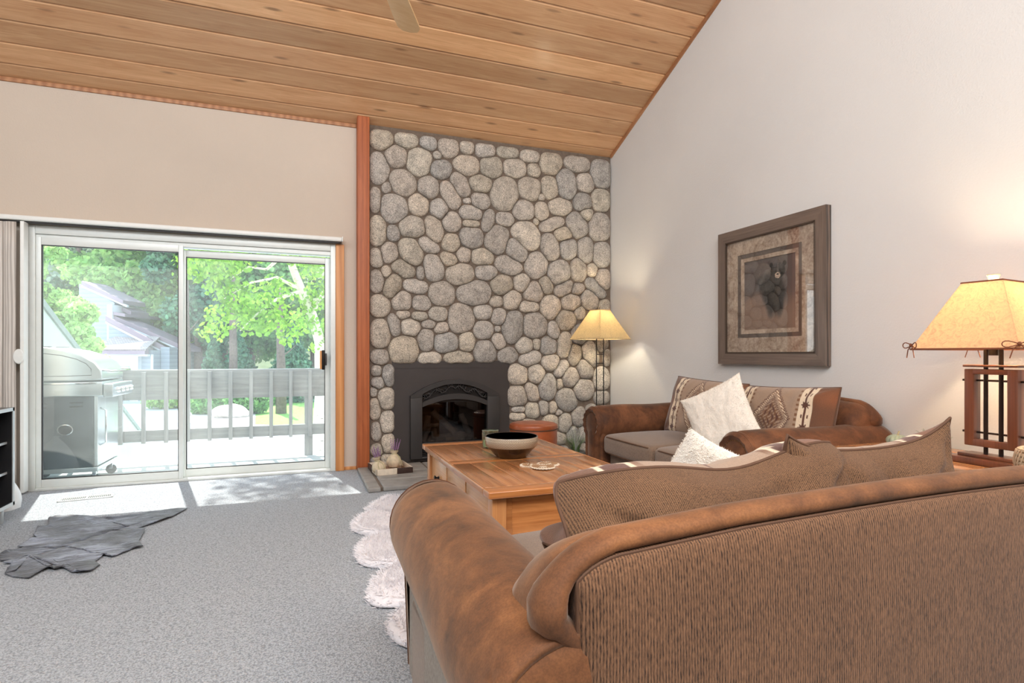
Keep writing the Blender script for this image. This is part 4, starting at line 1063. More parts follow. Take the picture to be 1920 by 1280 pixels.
for k in range(95):
    u = -hw+2*hw*k/94
    for z in (-hh, hh): g.box(-.047, u-.003, z-.006, -.038, u+.003, z+.006)
    z = -hh+2*hh*k/94
    for y in (-hw, hw): g.box(-.047, y-.006, z-.003, -.038, y+.006, z+.003)
g.build('beaded_lip', plain('dark_bead', lin(84, 70, 60), .4, .3), pt, smooth=False)
m, nt, b = newmat('mottled_mat'); v = texco(nt)
nt.links.new(ramp(nt, mth(nt, 'ADD', mth(nt, 'MULTIPLY', noi(nt, v, 7, 6, .7, 1), .7), mth(nt, 'MULTIPLY', noi(nt, v, 60, 4), .3)), [(.36, lin(128, 104, 88)), (.5, lin(176, 156, 136)), (.64, lin(206, 188, 168))]), b.inputs['Base Color']); b.inputs['Roughness'].default_value = .8; M_MATB = m
M_MATD = plain('dark_mat_board', lin(92, 80, 72), .8, var=.05)
fring(hw+.004, hh+.004, .118, .0, .030, 'mat_board', M_MATB, pt)
fring(hw-.11, hh-.11, .034, .0, .026, 'dark_mat_band', M_MATD, pt)
fring(hw-.14, hh-.14, .034, .0, .023, 'inner_mat_band', M_MATB, pt)
iw, ih = hw-.172, hh-.172
def sstep(a, b_, x): t = max(0, min(1, (x-a)/(b_-a))); return t*t*(3-2*t)
def blend(a, b_, f): return tuple(a[i]*(1-f)+b_[i]*f for i in range(3))+(1,)
random.seed(17)
bok = [(random.uniform(.02, .45), random.uniform(.05, .5), random.uniform(.05, .11)) for _ in range(9)]+[(random.uniform(.02, .3), random.uniform(.6, .95), random.uniform(.06, .12)) for _ in range(6)]
def bear(u, v):
    # u: left to right as seen in the room, v: bottom to top
    X, Y_ = u, v*1.2
    n = nz((u*3, v*3, 2), 1)*.5+nz((u*9, v*9, 2), 1)*.3
    c = blend(lin(134, 110, 94), lin(96, 86, 82), sstep(.25, .6, v+.15*n))
    c = blend(c, lin(150, 124, 106), .5*sstep(.25, 0, abs(v-.17))*(.6+n))
    for a, b_, r in bok:
        d = math.hypot(u-a, (v-b_)*1.25)
        if d < r: c = blend(c, lin(152, 124, 104) if v < .5 else lin(110, 100, 94), .16+.25*sstep(.85, 1, d/r))
    # body
    bx, by = .60, .47
    d = math.hypot((u-bx)/.23, (v-by)/.31)
    c = blend(c, lin(24, 23, 24), (1-sstep(.7, 1.12, d+.35*n))*.97)
    d = math.hypot((u-.42)/.22, (v-.66)/.14); c = blend(c, lin(52, 50, 50), (1-sstep(.6, 1.1, d+.3*n)))
    s_ = abs((u-.36)*.75-(v-.70)*.6)
    if .25 < u < .52 and .55 < v < .84: c = blend(c, lin(140, 136, 132), .5*(1-sstep(.0, .06, s_))*(.4+.6*abs(nz((u*60+v*30, v*8, 4), 1))))
    for lx in (.52, .70):
        d = math.hypot((u-lx)/.085, (v-.30)/.2); c = blend(c, lin(30, 30, 32), (1-sstep(.5, 1.1, d+.3*n))*.8)
    # head, ears
    for ex in (.545, .79):
        d = math.hypot((u-ex)/.038, (v-.885)/.038); c = blend(c, lin(22, 20, 20), 1-sstep(.8, 1.05, d))
    d = math.hypot((u-.665)/.145, (v-.795)/.115); c = blend(c, lin(26, 24, 24), 1-sstep(.88, 1.03, d+.1*n))
    if d < .95:
        f = (.25+abs(nz((u*55, v*9, 3), 1)))*.55*sstep(.76, .88, v)*(1-sstep(.05, .13, abs(u-.665))); c = blend(c, lin(150, 144, 140), f)
        for ex in (.625, .705):
            if math.hypot((u-ex)/.014, (v-.79)/.010) < 1: c = lin(8, 6, 6)
        c = blend(c, lin(122, 114, 108), .55*(1-sstep(0, .02, abs(u-.665)))*sstep(.74, .8, v))
        d2 = math.hypot((u-.665)/.052, (v-.735)/.045); c = blend(c, lin(208, 184, 160), (1-sstep(.75, 1.05, d2+.3*nz((u*30, v*30, 0), 1))))
        if math.hypot((u-.665)/.024, (v-.748)/.013) < 1: c = lin(30, 26, 26)
        if abs(v-.715-.12*abs(u-.665)) < .004 and abs(u-.665) < .03: c = lin(60, 46, 40)
    return c
g = MB(); g.grid(130, 170, lambda u, v: (-.016, iw-2*iw*u, -ih+2*ih*v), col=bear); 
M_PRINT = vertexmat('bear_print', .7, 300, .0, 0, .12); g.build('print', M_PRINT, pt, fixn=False)
MB().box(-.006, -pw/2+.02, -ph/2+.02, -.001, pw/2-.02, ph/2-.02).build('backing_board', M_MATD, pt, smooth=False)
MB().box(-.0362, -hw-.004, -hh-.004, -.0345, hw+.004, hh+.004).build('glazing', clear('picture_glass', (1, 1, 1, 1), .075), pt, smooth=False)

# ================================================================== RUGS
hp = [at(x/4.266, 900+y/4.266, Z=0) for x, y in [(1500,235),(1360,240),(1200,262),(990,305),(850,320),(700,292),(560,290),(440,290),(385,322),(385,372),(300,375),(265,460),(300,475),(240,485),(140,545),(200,550),(90,575),(0,610),(0,655),(90,650),(20,680),(150,675),(170,690),(130,740),(35,755),(100,780),(230,795),(330,740),(400,715),(430,735),(510,710),(600,720),(620,760),(730,740),(800,685),(760,660),(830,610),(900,625),(1060,560),(1145,545),(1110,500),(1160,410),(1050,405),(1250,350),(1380,300)]]
cxh, cyh = -1.17, 3.95
M_HIDE = None
m, nt, b = newmat('grey_cowhide'); v = texco(nt); v2 = texco(nt, (6, 40, 6), (0, 0, -.5))
f = mth(nt, 'ADD', mth(nt, 'MULTIPLY', noi(nt, v, 3.0, 5, .6, .8), .6), mth(nt, 'MULTIPLY', noi(nt, v2, 1.5, 5, .7), .4))
nt.links.new(ramp(nt, f, [(.4, lin(26, 27, 33)), (.5, lin(80, 84, 96)), (.6, lin(158, 166, 184))]), b.inputs['Base Color']); b.inputs['Roughness'].default_value = .5
b.inputs['Sheen Weight'].default_value = .3; bump(nt, b, f, .8, .03); M_HIDE = m
hd = thing('cowhide_rug', 'crinkled grey black cowhide rug lying on the carpet near the glass door', 'rug', (cxh, cyh, 0))
# resample outline finely, then rings
pts = [Vector((p.x-cxh, p.y-cyh, 0)) for p in hp]; fine = []
for i in range(len(pts)):
    A, B = pts[i], pts[(i+1) % len(pts)]
    for q in range(4): fine.append(A.lerp(B, q/4))
g = MB(); N = len(fine); rings = [0, .15, .3, .45, .6, .72, .82, .9, .96, 1.0]
# inner points pulled to a spine
def spine(p):
    d = Vector((.36, .46, 0)).normalized(); return d*max(-.42, min(.45, p.dot(d)*.75))
vs = []
for f_ in rings:
    for k, p in enumerate(fine):
        q = spine(p).lerp(p, f_)
        z = .007+.012*abs(nz((q.x*9+q.y*4, q.y*3-q.x*3, 0), 1))+.02*max(0, nz((q.x*5, q.y*14, 1), 1))+(.02*max(0, nz((k*.16, 3, 1), 1)) if f_ > .9 else 0)
        vs.append((q.x, q.y, z))
fs = [(a*N+k, a*N+(k+1) % N, (a+1)*N+(k+1) % N, (a+1)*N+k) for a in range(len(rings)-1) for k in range(N)]
g.add(vs, fs); ho = g.build('hide', M_HIDE, hd, ang=180, fixn=False)
so = ho.modifiers.new('s', 'SOLIDIFY'); so.thickness = .004; so.offset = 1
# sheepskin with scalloped edges
M_SHEEP = plain('white_sheepskin', lin(236, 233, 236), .95, var=.06, sc=50, bst=.8, spec=.15)
sk = thing('sheepskin_rug', 'white scalloped sheepskin rug under the coffee table', 'rug', (1.2, 3.0, 0))
lob = []
def edge_pts():
    E_ = []
    left = [(.56, 4.22), (.49, 4.14), (.43, 4.0), (.46, 3.93), (.37, 3.84), (.33, 3.72), (.31, 3.60), (.36, 3.50), (.42, 3.42), (.33, 3.30), (.295, 3.17), (.30, 3.03), (.34, 2.95), (.44, 2.88), (.35, 2.78), (.31, 2.66), (.29, 2.57), (.32, 2.48), (.44, 2.42), (.36, 2.34), (.33, 2.24), (.36, 2.12), (.46, 2.04)]
    E_ += [(x-1.2, y-3.0) for x, y in left]
    for k in range(14): x = .5+(1.4*k/13); E_.append((x-1.2, 2.02-.05*abs(math.sin(k*1.3))-3.0))
    E_ += [(2.4-x-1.2, y-3.0) for x, y in reversed(left)]
    for k in range(14): x = 1.9-(1.3*k/13); E_.append((x-1.2, 4.26+.05*abs(math.sin(k*1.3))-3.0))
    return E_
E_ = [Vector((x, y, 0)) for x, y in edge_pts()]; fine = []
n_ = len(E_)
for i in range(n_):
    p0, p1, p2, p3 = E_[i-1], E_[i], E_[(i+1) % n_], E_[(i+2) % n_]
    for q in range(5):
        t_ = q/5; fine.append(.5*((2*p1)+(p2-p0)*t_+(2*p0-5*p1+4*p2-p3)*t_*t_+(3*p1-p0-3*p2+p3)*t_**3))
N = len(fine); vs = []; rings = [1.0, 1.02, 1.015, 1.0, .98, .95, .9, .8, .6, .3, 0.02]; hz_ = [.001, .012, .026, .036, .043, .048, .05, .05, .05, .045, .045]
for f_, z in zip(rings, hz_):
    for p in fine:
        q = p*f_ if f_ <= .9 else p*1.0+p.normalized()*(f_-1)*.9
        vs.append((q.x, q.y, z*(.8+.35*nz((q.x*5, q.y*5, 0), 1)) if z > .01 else z))
g = MB(); g.add(vs, [(a*N+k, a*N+(k+1) % N, (a+1)*N+(k+1) % N, (a+1)*N+k) for a in range(len(rings)-1) for k in range(N)])
g.build('pelt', M_SHEEP, sk, ang=180)
g = MB(); random.seed(2); cntf = 0
for k in range(52000):
    i = random.randrange(N); f_ = 1-random.random()**1.3*.9; p = fine[i].lerp(fine[(i+1) % N], random.random())
    if p.x > -.1 and random.random() < .85: continue
    q = p*f_+p.normalized()*(.015 if f_ > .93 else 0); z = (.047 if f_ < .97 else random.uniform(.005, .04))
    nrm = (Vector((0, 0, 1))*(1 if f_ < .95 else .4)+p.normalized()*(0 if f_ < .95 else 1)+Vector((random.uniform(-.9, .9), random.uniform(-.9, .9), random.uniform(-.2, .4)))).normalized()
    w_ = nrm.orthogonal().normalized()*.0022; a_ = Vector((q.x, q.y, z-.006)); g.add([a_-w_, a_+w_, a_+nrm*random.uniform(.018, .032)], [(0, 1, 2)])
tag(g.build('wool_pile', M_SHEEP, sk, fixn=False, smooth=False), kind='stuff')

# ================================================================== LEFT SIDE: open shelf unit, cloth bundle
M_SILV = plain('silver_edge_laminate', lin(188, 194, 196), .35, .3, var=.03)
M_BLK = plain('black_laminate', lin(40, 40, 42), .3, coat=.2, bst=0)
tv = thing('media_shelf', 'black open media shelf with silver edges and round leg beside the blinds', 'shelf', (-1.95, 3.95, 0))
g = MB(); x0_, x1_ = -.2, .2; y0_, y1_ = -.68, .68
for nm, mt, e in (('carcass', M_BLK, 0), ('front_edge', M_SILV, 1)):
    g = MB(); a = x0_ if not e else x1_; b_ = x1_ if not e else x1_+.006
    g.box(a, y1_-.022, .10, b_, y1_, .735); g.box(a, y0_, .10, b_, y0_+.022, .735); g.box(a, -.011, .12, b_, .011, .72)
    g.box(a, y0_, .10, b_, y1_, .122); g.box(a, y0_, .713, b_, y1_, .735)
    if not e: g.box(x0_, y0_, .1, x0_+.01, y1_, .735)
    g.build(nm, mt, tv, smooth=False)
for z in (.50, .305):
    for (a, b_) in ((.011, .66), (-.66, -.011)):
        s_ = MB().box(x0_+.01, a, z, x1_-.03, b_, z+.015).build('shelf_board', M_BLK, tv, smooth=False)
        MB().box(x1_-.03, a, z, x1_-.026, b_, z+.015).build('board_edge', M_SILV, s_, smooth=False)
for sx in (-1, 1):
    for sy in (-1, 1): MB().lathe([(.026, 0), (.028, .004), (.028, .1)], sx*.15, sy*.60, 0, 18).build('leg', M_SILV, tv)
pb = thing('cloth_bundle', 'white cloth bundle slumped on the carpet behind the media shelf', 'bundle', (-2.02, 4.98, 0))
g = MB(); g.grid(40, 20, lambda u, v: ((.17*(1-v**2.2)*(1+.12*nz((math.cos(2*PI*u)*2, math.sin(2*PI*u)*2, v*2), 1)))*math.cos(2*PI*u), (.15*(1-v**2.2))*math.sin(2*PI*u), .36*v), wrap=True)
g.build('cloth', plain('white_cotton', lin(232, 234, 234), .9, var=.03, sc=8, bst=.2), pb, ang=180)
MB().tube([(.02*math.cos(a*PI/8), .02*math.sin(a*PI/8), .35) for a in range(16)], .006, 6, True).build('drawstring', M_WHITE, pb)

# ================================================================== CEILING FAN
M_BLADE = wood('pale_blade', lin(228, 188, 132), lin(250, 222, 176), 'x', .35, coat=.3)
cf_ = thing('ceiling_fan', 'ceiling fan with pale wooden blades hanging from the cedar ceiling', 'ceiling fan', (.35, 2.78, 3.02))
g = MB(); g.tube([(0, 0, .12), (0, 0, ceilz(2.78)-3.02-.02)], .013, 12); g.build('downrod', M_TRIM, cf_)
g = MB(); g.lathe([(.03, -.08), (.08, -.07), (.11, -.02), (.11, .05), (.07, .1), (.03, .12)], n=32); g.build('motor_housing', plain('antique_brass', lin(150, 116, 66), .3, .8), cf_)
MB().lathe([(.03, 0), (.07, .03), (.075, .09)], 0, 0, ceilz(2.78)-3.02-.09, 24).build('canopy', bpy.data.materials['antique_brass'], cf_)
for k in range(5):
    a = math.radians(67+72*k); g = MB(); g.M = Matrix.Rotation(a, 4, 'Z') @ Matrix.Rotation(math.radians(10), 4, 'X')
    out = [(.14, -.045), (.2, -.055), (.6, -.07), (.66, -.068), (.70, -.045), (.71, 0), (.70, .045), (.66, .068), (.6, .07), (.2, .055), (.14, .045)]
    g.prism(out, -.004, .004, 'z'); b1_ = g.build('blade', M_BLADE, cf_)
    g = MB(); g.M = Matrix.Rotation(a, 4, 'Z'); g.rbox(.08, -.015, -.012, .2, .015, -.004, .003); g.build('blade_bracket', bpy.data.materials['antique_brass'], b1_)

# ================================================================== OUTSIDE
DZ = -.08; GZ = -2.7
M_DECK = wood('weathered_deck', lin(150, 150, 148), lin(196, 196, 192), 'x', .8, tone=True, wv=.1)
M_RAIL = wood('weathered_rail', lin(128, 128, 128), lin(172, 172, 170), 'x', .8, wv=.08); M_RAILV = wood('weathered_picket', lin(136, 136, 136), lin(182, 182, 180), 'z', .8, wv=.1)
dk = thing('deck', 'weathered grey board deck outside the glass door', 'deck', (0, 0, 0)); g = MB(); random.seed(4)
for i in range(9):
    y = YB+.15+.142*i; t_ = random.uniform(.88, 1.08); g.rbox(-2.55, y, DZ-.035, 2.2, y+.136, DZ, .004, 2, col=(t_, t_, t_, 1))
g.build('deck_boards', M_DECK, dk)
MB().box(-2.55, YB+.15, DZ-.25, 2.2, 6.93, DZ-.04).build('joist_frame', M_RAIL, dk, smooth=False)
YRL = 6.97
rl = thing('deck_railing', 'weathered grey wooden railing with flat pickets along the deck edge', 'railing', (-.9, YRL, DZ))
def rx(p): 
    k = (p-960)/FPX; return YRL*(math.sin(YAW)+math.cos(YAW)*k)/(math.cos(YAW)-math.sin(YAW)*k)+.9
MB().rbox(-1.6, .0, .68, 3.1, .038, .995, .004).build('top_board', M_RAIL, rl)
MB().rbox(-1.6, .0, .24, 3.1, .038, .36, .004).build('bottom_board', M_RAIL, rl)
MB().rbox(-1.6, .04, .972, 3.1, .075, 1.0, .004).build('cap_strip', M_RAIL, rl)
x = rx(227); 
for i in range(-2, 20):
    xx = x+.2055*i
    if xx < 3.05: MB().rbox(xx-.019, -.038, .225, xx+.019, -.0, .975, .003, 2).build('picket', M_RAILV, rl)
for xx in (-1.45, 1.0, 3.0): MB().rbox(xx-.045, .04, -.25, xx+.045, .13, .97, .004).build('post', M_RAILV, rl)

M_GRNST = plain('pale_green_stucco', lin(176, 194, 182), .9, var=.05, sc=4, bst=.2); M_GTRIM = plain('grey_green_trim', lin(128, 144, 136), .8)
ww = thing('wing_wall', 'pale green wing wall with sloping top at the left end of the deck', 'wall', (-2.36, 0, 0))
def prof(o): return [(5.70, -1.0), (10.6, -1.0), (10.6, -.2+o), (6.75, 1.6+o), (6.75, 2.9), (5.70, 3.3)]
MB().prism(prof(0), -.12, 0, 'x').build('stucco_panel', M_GRNST, ww, smooth=False)
g = MB(); g.add([(-.14, 10.7, -.26), (.02, 10.7, -.26), (.02, 6.75, 1.585), (-.14, 6.75, 1.585), (-.14, 10.7, -.2), (.02, 10.7, -.2), (.02, 6.75, 1.66), (-.14, 6.75, 1.66)], [(0,1,2,3),(4,7,6,5),(0,4,5,1),(1,5,6,2),(2,6,7,3),(3,7,4,0)])
g.build('sloping_cap', M_GTRIM, ww, smooth=False)

# barbecue on the deck
M_STEEL = plain('brushed_steel', lin(196, 204, 206), .3, .75, var=.04, sc=4, bst=.02); M_GRD = plain('grill_dark_panel', lin(56, 64, 68), .45, .3, var=.08); M_CHR = plain('chrome', lin(220, 226, 228), .12, 1, bst=0)
bq = thing('barbecue_grill', 'stainless gas barbecue grill with dark side panel on the deck', 'barbecue', (-1.98, 6.02, DZ+.0))
y0_, y1_ = .02, .62
MB().rbox(-.32, y0_, .16, .27, y0_+.02, .80, .004).build('side_panel', M_GRD, bq)
g = MB(); g.rbox(-.32, y0_+.02, .14, -.30, y1_, .80, .003); g.rbox(-.32, y1_-.02, .14, .27, y1_, .80, .003); g.rbox(-.32, y0_, .12, .30, y1_, .16, .005); g.build('cabinet', M_STEEL, bq)
d_ = MB().rbox(.272, y0_, .17, .30, y1_, .80, .005).build('door', M_STEEL, bq)
MB().tube([(.30, y0_+.06, .35), (.345, y0_+.06, .37), (.345, y0_+.06, .66), (.30, y0_+.06, .68)], .009, 10).build('door_handle', M_CHR, d_)
g = MB()
for z in (.73, .695): 
    for x in (-.12, .14): g.rbox(x-.05, y0_-.002, z, x+.05, y0_+.004, z+.01, .002)
g.build('vent_slots', M_BLACK, bq)
g = MB(); g.M = Matrix.Translation((.06, y0_-.001, .50)) @ Matrix.Rotation(PI/2, 4, 'X'); g.lathe([(.055, -.002), (.06, .004), (.052, .006), (.048, .0)], n=28, sy=.8); 
o = g.build('oval_vent_ring', M_CHR, bq); g = MB(); g.M = Matrix.Translation((.06, y0_-.001, .50)) @ Matrix.Rotation(PI/2, 4, 'X'); g.lathe([(0, 0), (.048, 0), (.048, .003), (0, .003)], n=28, sy=.8); g.build('vent_opening', M_BLACK, o)
MB().rbox(-.36, y0_-.02, .79, .34, y1_+.02, .92, .012).build('firebox_body', M_STEEL, bq)
MB().rbox(-.345, y0_-.03, .895, .30, y0_+.0, .915, .006).build('front_rail', M_CHR, bq)
# lid: arched profile in x-z, extruded along y
P = [(-.38, .93)]+[(-.38+.72*k/14, .93+.26*math.sin(PI*(.12+.80*k/14))**.7) for k in range(15)]+[(.36, .93)]
P = [(-.40, .925), (-.40, 1.10), (-.36, 1.17), (-.26, 1.215), (-.1, 1.225), (.06, 1.20), (.2, 1.15), (.29, 1.09), (.335, 1.02), (.34, .935), (.1, .925)]
o = MB().prism(P, y0_-.03, y1_+.03).build('lid', M_STEEL, bq)
for md in (): pass
bv = o.modifiers.new('b', 'BEVEL'); bv.width = .012; bv.segments = 3
q_ = [(p[0]*.8-.01, 1.06+(p[1]-1.06)*.66) for p in P]
g = MB(); g.tube([(a, y0_-.032, b_) for a, b_ in q_], .003, 5, True); g.build('lid_emboss_line', M_DARKM, o)
g = MB(); g.tube([(.33, y0_+.0, 1.02), (.40, y0_+.0, 1.01), (.40, y1_, 1.01), (.33, y1_, 1.02)], .012, 10); g.build('lid_handle', M_CHR, o)
g = MB(); g.rbox(-.2, y0_+.1, 1.225, -.08, y0_+.14, 1.232, .002); g.rbox(-.04, y0_+.1, 1.22, .05, y0_+.14, 1.226, .002); g.build('lid_vents', M_DARKM, o)
MB().rbox(.345, y0_-.02, .78, .42, y1_+.02, .9, .01).build('control_panel', M_STEEL, bq)
for k in range(4):
    g = MB(); g.M = Matrix.Translation((.42, y0_+.09+.14*k, .84)) @ Matrix.Rotation(PI/2, 4, 'Y'); g.lathe([(.028, 0), (.026, .02), (.018, .035), (0, .036)], n=18); g.build('control_knob', M_CHR, bq)
for cx_ in (-.27, .26):
    for cy_ in (y0_+.06, y1_-.06):
        g = MB(); g.M = Matrix.Translation((cx_, cy_, .045)) @ Matrix.Rotation(PI/2, 4, 'X'); g.lathe([(.0, -.012), (.04, -.012), (.045, -.006), (.045, .006), (.04, .012), (0, .012)], n=20)
        w_ = g.build('caster', M_DARKM, bq); MB().rbox(cx_-.015, cy_-.02, .05, cx_+.015, cy_+.02, .125, .004).build('caster_fork', M_CHR, w_)

# ------------------------------------------------------------------ ground
M_ASPH = plain('pale_asphalt', lin(176, 178, 184), .9, var=.06, sc=3); M_LAWN = plain('lawn_grass', lin(120, 168, 74), .9, var=.35, sc=6, bst=.6)
M_GRAV = plain('white_gravel', lin(206, 200, 194), .9, var=.25, sc=12, bst=.8); M_FOREST = plain('forest_floor', lin(112, 124, 92), .95, var=.3, sc=.6)
def ground(name, poly, z, mat, label, cat, kind=None):
    o = MB().prism(poly, z-.3, z, 'z').build(name, mat, smooth=False); 
    if kind == 'structure': o['kind'] = kind
    else: tag(o, label, cat, kind=kind)
    return o
ground('driveway', [(-45, 7.4), (45, 7.4), (45, 84), (-45, 84)], GZ, M_ASPH, '', '', 'structure')
def gp_(pts): return [tuple(at(x, y, Z=GZ)[:2]) for x, y in pts]
lw = ground('lawn', gp_([(480, 768), (560, 752), (660, 762), (700, 792), (560, 800), (478, 797)]), GZ+.06, M_LAWN, '', '', 'structure')
gr = ground('gravel_bed', gp_([(352, 790), (365, 768), (420, 758), (500, 768), (505, 800), (420, 812), (372, 806)]), GZ+.05, M_GRAV, '', '', 'structure')
bd_ = at(435, 783, Z=GZ); g = MB()
def bf(u, v):
    a = 2*PI*u; ph_ = PI*v-PI/2; n = 1+.25*nz((math.cos(a)*1.3, math.sin(a)*1.3, ph_), 1); return (1.05*n*math.cos(ph_)*math.cos(a), .7*n*math.cos(ph_)*math.sin(a), .42+.48*n*math.sin(ph_))
g.grid(36, 18, bf, wrap=True); o = g.build('boulder', plain('pale_granite', lin(198, 190, 184), .9, var=.2, sc=5, bst=.5), ang=180); o.location = bd_+Vector((0, 0, -.1))
tag(o, 'large pale granite boulder on the gravel bed beyond the railing', 'rock')
# wooded hill behind
hb_ = MB()
hb_.grid(40, 14, lambda u, v: (-90+190*u, 82+60*v, GZ+38*v**1.1+2.5*nz((u*9, v*5, 0), 1)))
o = hb_.build('hillside', M_FOREST, ang=180, fixn=False); o['kind'] = 'structure'

# ------------------------------------------------------------------ trees
def leafmat(name, c, tr=.5):
    m = bpy.data.materials.new(name); m.use_nodes = True; nt = m.node_tree; nt.nodes.clear()
    o = nt.nodes.new('ShaderNodeOutputMaterial'); mx = nt.nodes.new('ShaderNodeMixShader'); d = nt.nodes.new('ShaderNodeBsdfDiffuse'); t = nt.nodes.new('ShaderNodeBsdfTranslucent')
    n = noi(nt, texco(nt), 1.3, 3); cc = ramp(nt, n, [(.3, tuple(x*.75 for x in c[:3])+(1,)), (.7, tuple(min(1, x*1.2) for x in c[:3])+(1,))])
    cc = mix(nt, cc, vcol(nt), 1.0, 'MULTIPLY')
    nt.links.new(cc, d.inputs[0]); nt.links.new(cc, t.inputs[0]); mx.inputs[0].default_value = tr
    nt.links.new(d.outputs[0], mx.inputs[1]); nt.links.new(t.outputs[0], mx.inputs[2]); nt.links.new(mx.outputs[0], o.inputs[0]); return m
L_ASP = leafmat('aspen_leaf', lin(146, 192, 78), .45); L_LIME = leafmat('lime_leaf', lin(172, 212, 136), .45); L_CON = leafmat('spruce_needle', lin(104, 146, 122), .2); L_SAGE = leafmat('sage_leaf', lin(162, 182, 168), .4); L_MID = leafmat('green_leaf', lin(138, 184, 122), .45)
M_ABARK = None
m, nt, b = newmat('aspen_bark'); v = texco(nt, (8, 8, 22)); n = noi(nt, v, 1.0, 4, .6)
nt.links.new(ramp(nt, n, [(.30, lin(52, 48, 44)), (.36, lin(214, 206, 184)), (.7, lin(236, 232, 214))]), b.inputs['Base Color']); b.inputs['Roughness'].default_value = .9; M_ABARK = m
M_BARK = plain('dark_bark', lin(108, 94, 88), .95, var=.3, sc=8, bst=.6)
def leafcloud(g, n, sampler, size, seed):
    rnd = random.Random(seed)
    for k in range(n):
        p, out = sampler(rnd)
        a = Vector((rnd.uniform(-1, 1), rnd.uniform(-1, 1), rnd.uniform(-.6, 1)))+out*.5
        if a.length < .01: continue
        a.normalize(); u = a.orthogonal().normalized(); w = a.cross(u); q = rnd.uniform(0, PI*2); uu = u*math.cos(q)+w*math.sin(q); ww_ = a.cross(uu); s = size*rnd.uniform(.6, 1.25)
        t = rnd.uniform(.7, 1.15); c = (t*rnd.uniform(.9, 1.1), t, t*rnd.uniform(.8, 1.0), 1)
        g.add([p-uu*s, p-ww_*s*.6-uu*s*.45, p-ww_*s*.5+uu*s*.35, p+uu*s, p+ww_*s*.5+uu*s*.35, p+ww_*s*.6-uu*s*.45], [(0, 1, 2, 3, 4, 5)], c)
def ell(blobs, shell=.55):
    tot = [b[3]*b[4]*b[5] for b in blobs]
    def f(r):
        b = r.choices(blobs, tot)[0]
        d = Vector((r.gauss(0, 1), r.gauss(0, 1), r.gauss(0, 1))).normalized(); rad = shell+(1-shell)*r.random()**.6
        return Vector((b[0]+d.x*b[3]*rad, b[1]+d.y*b[4]*rad, b[2]+d.z*b[5]*rad)), d
    return f
def clumps(r0, h0, h1, n, seed, cs):
    r = random.Random(seed); B = []
    for k in range(n):
        a = r.uniform(0, 2*PI); f = r.random(); z = h0+(h1-h0)*f; rr = r0*math.sin(PI*(.12+.80*f))**.7*r.uniform(.4, 1)
        B.append((rr*math.cos(a), rr*math.sin(a), z, cs*r.uniform(.7, 1.2), cs*r.uniform(.7, 1.2), cs*r.uniform(.5, .9)))
    return B
def tree(name, label, loc, H, R_, mat, bark, n, size, seed, cat='tree', group=None, cs=None, base=.2):
    t = thing(name, label, cat, loc, seed*.7, group)
    g = MB(); B = clumps(R_, H*base, H, 26, seed, cs or R_*.38); leafcloud(g, n, ell(B, .5), size, seed); tag(g.build('foliage', mat, t, smooth=False, fixn=False), kind='stuff')
    g = MB(); g.tube([(0, 0, -.3), (.04*H*nz((seed, 1, 0), 1), 0, H*.4), (0, .03*H*nz((seed, 2, 0), 1), H*.85)], [H*.022, H*.016, H*.004], 10)
    for b_ in B[:9]: z = b_[2]*.75; g.tube([(0, 0, z), (b_[0]*.6, b_[1]*.6, b_[2]-.1), (b_[0], b_[1], b_[2])], [H*.007, H*.004, H*.001], 6)
    g.build('trunk', bark, t); return t
def spruce(label, loc, H, R_, n, size, seed, group=None):
    t = thing('spruce_tree', label, 'tree', loc, seed, group); g = MB()
    def f(r):
        fz = 1-math.sqrt(r.random()); tier = fz*14; rad = R_*(1-fz)*(.65+.35*(1-(tier % 1))); a = r.uniform(0, 2*PI); rr = rad*r.uniform(.45, 1)
        return Vector((rr*math.cos(a), rr*math.sin(a), H*(.04+.96*fz)-.25*rr)), Vector((math.cos(a), math.sin(a), -.3))
    leafcloud(g, n, f, size, seed); tag(g.build('needles', L_CON, t, smooth=False, fixn=False), kind='stuff')
    MB().tube([(0, 0, -.3), (0, 0, H*.97)], [H*.018, H*.003], 9).build('trunk', M_BARK, t); return t
def gat(px, T): p = at(px, 664.3, T=T); return (p.x, p.y, GZ)
GT = 'trees beyond the driveway'
# aspen close to the deck
ax_ = gat(597, 12.2); asp = thing('aspen_tree', 'white barked aspen tree just beyond the right end of the railing', 'tree', ax_)
def rel(px, py, T): return at(px, py, T=T)-Vector(ax_)
tp = [(0, 0, -.3), rel(596, 850, 12.2), rel(602, 740, 12.2), rel(600, 640, 12.2), rel(585, 590, 12.1), rel(566, 545, 12.0), rel(548, 500, 11.8), rel(536, 440, 11.6), rel(520, 340, 11.4), rel(500, 200, 11.2)]
g = MB(); g.tube(tp, [.15, .14, .125, .115, .10, .085, .075, .06, .045, .02], 14); g.build('trunk', M_ABARK, asp)
g = MB()
for br in ([(566, 545, 12), (520, 520, 11.6), (470, 530, 11), (420, 560, 10.6)], [(540, 470, 11.7), (500, 505, 11.5), (465, 500, 11.2), (430, 525, 11)], [(538, 455, 11.6), (505, 470, 11.2), (470, 455, 10.8), (420, 470, 10.4), (370, 480, 10)], [(585, 590, 12), (610, 540, 12.4), (640, 500, 12.6)], [(575, 565, 12), (600, 560, 12), (625, 545, 12)], [(530, 420, 11.5), (480, 400, 11), (400, 400, 10), (340, 430, 9.5)], [(566, 545, 12), (520, 560, 11.5), (480, 590, 11), (450, 620, 10.8)]):
    g.tube([rel(*b_) for b_ in br], [.045, .028, .018, .008, .004][:len(br)], 8)
g.build('branch', M_ABARK, asp)
B = []
r_ = random.Random(44)
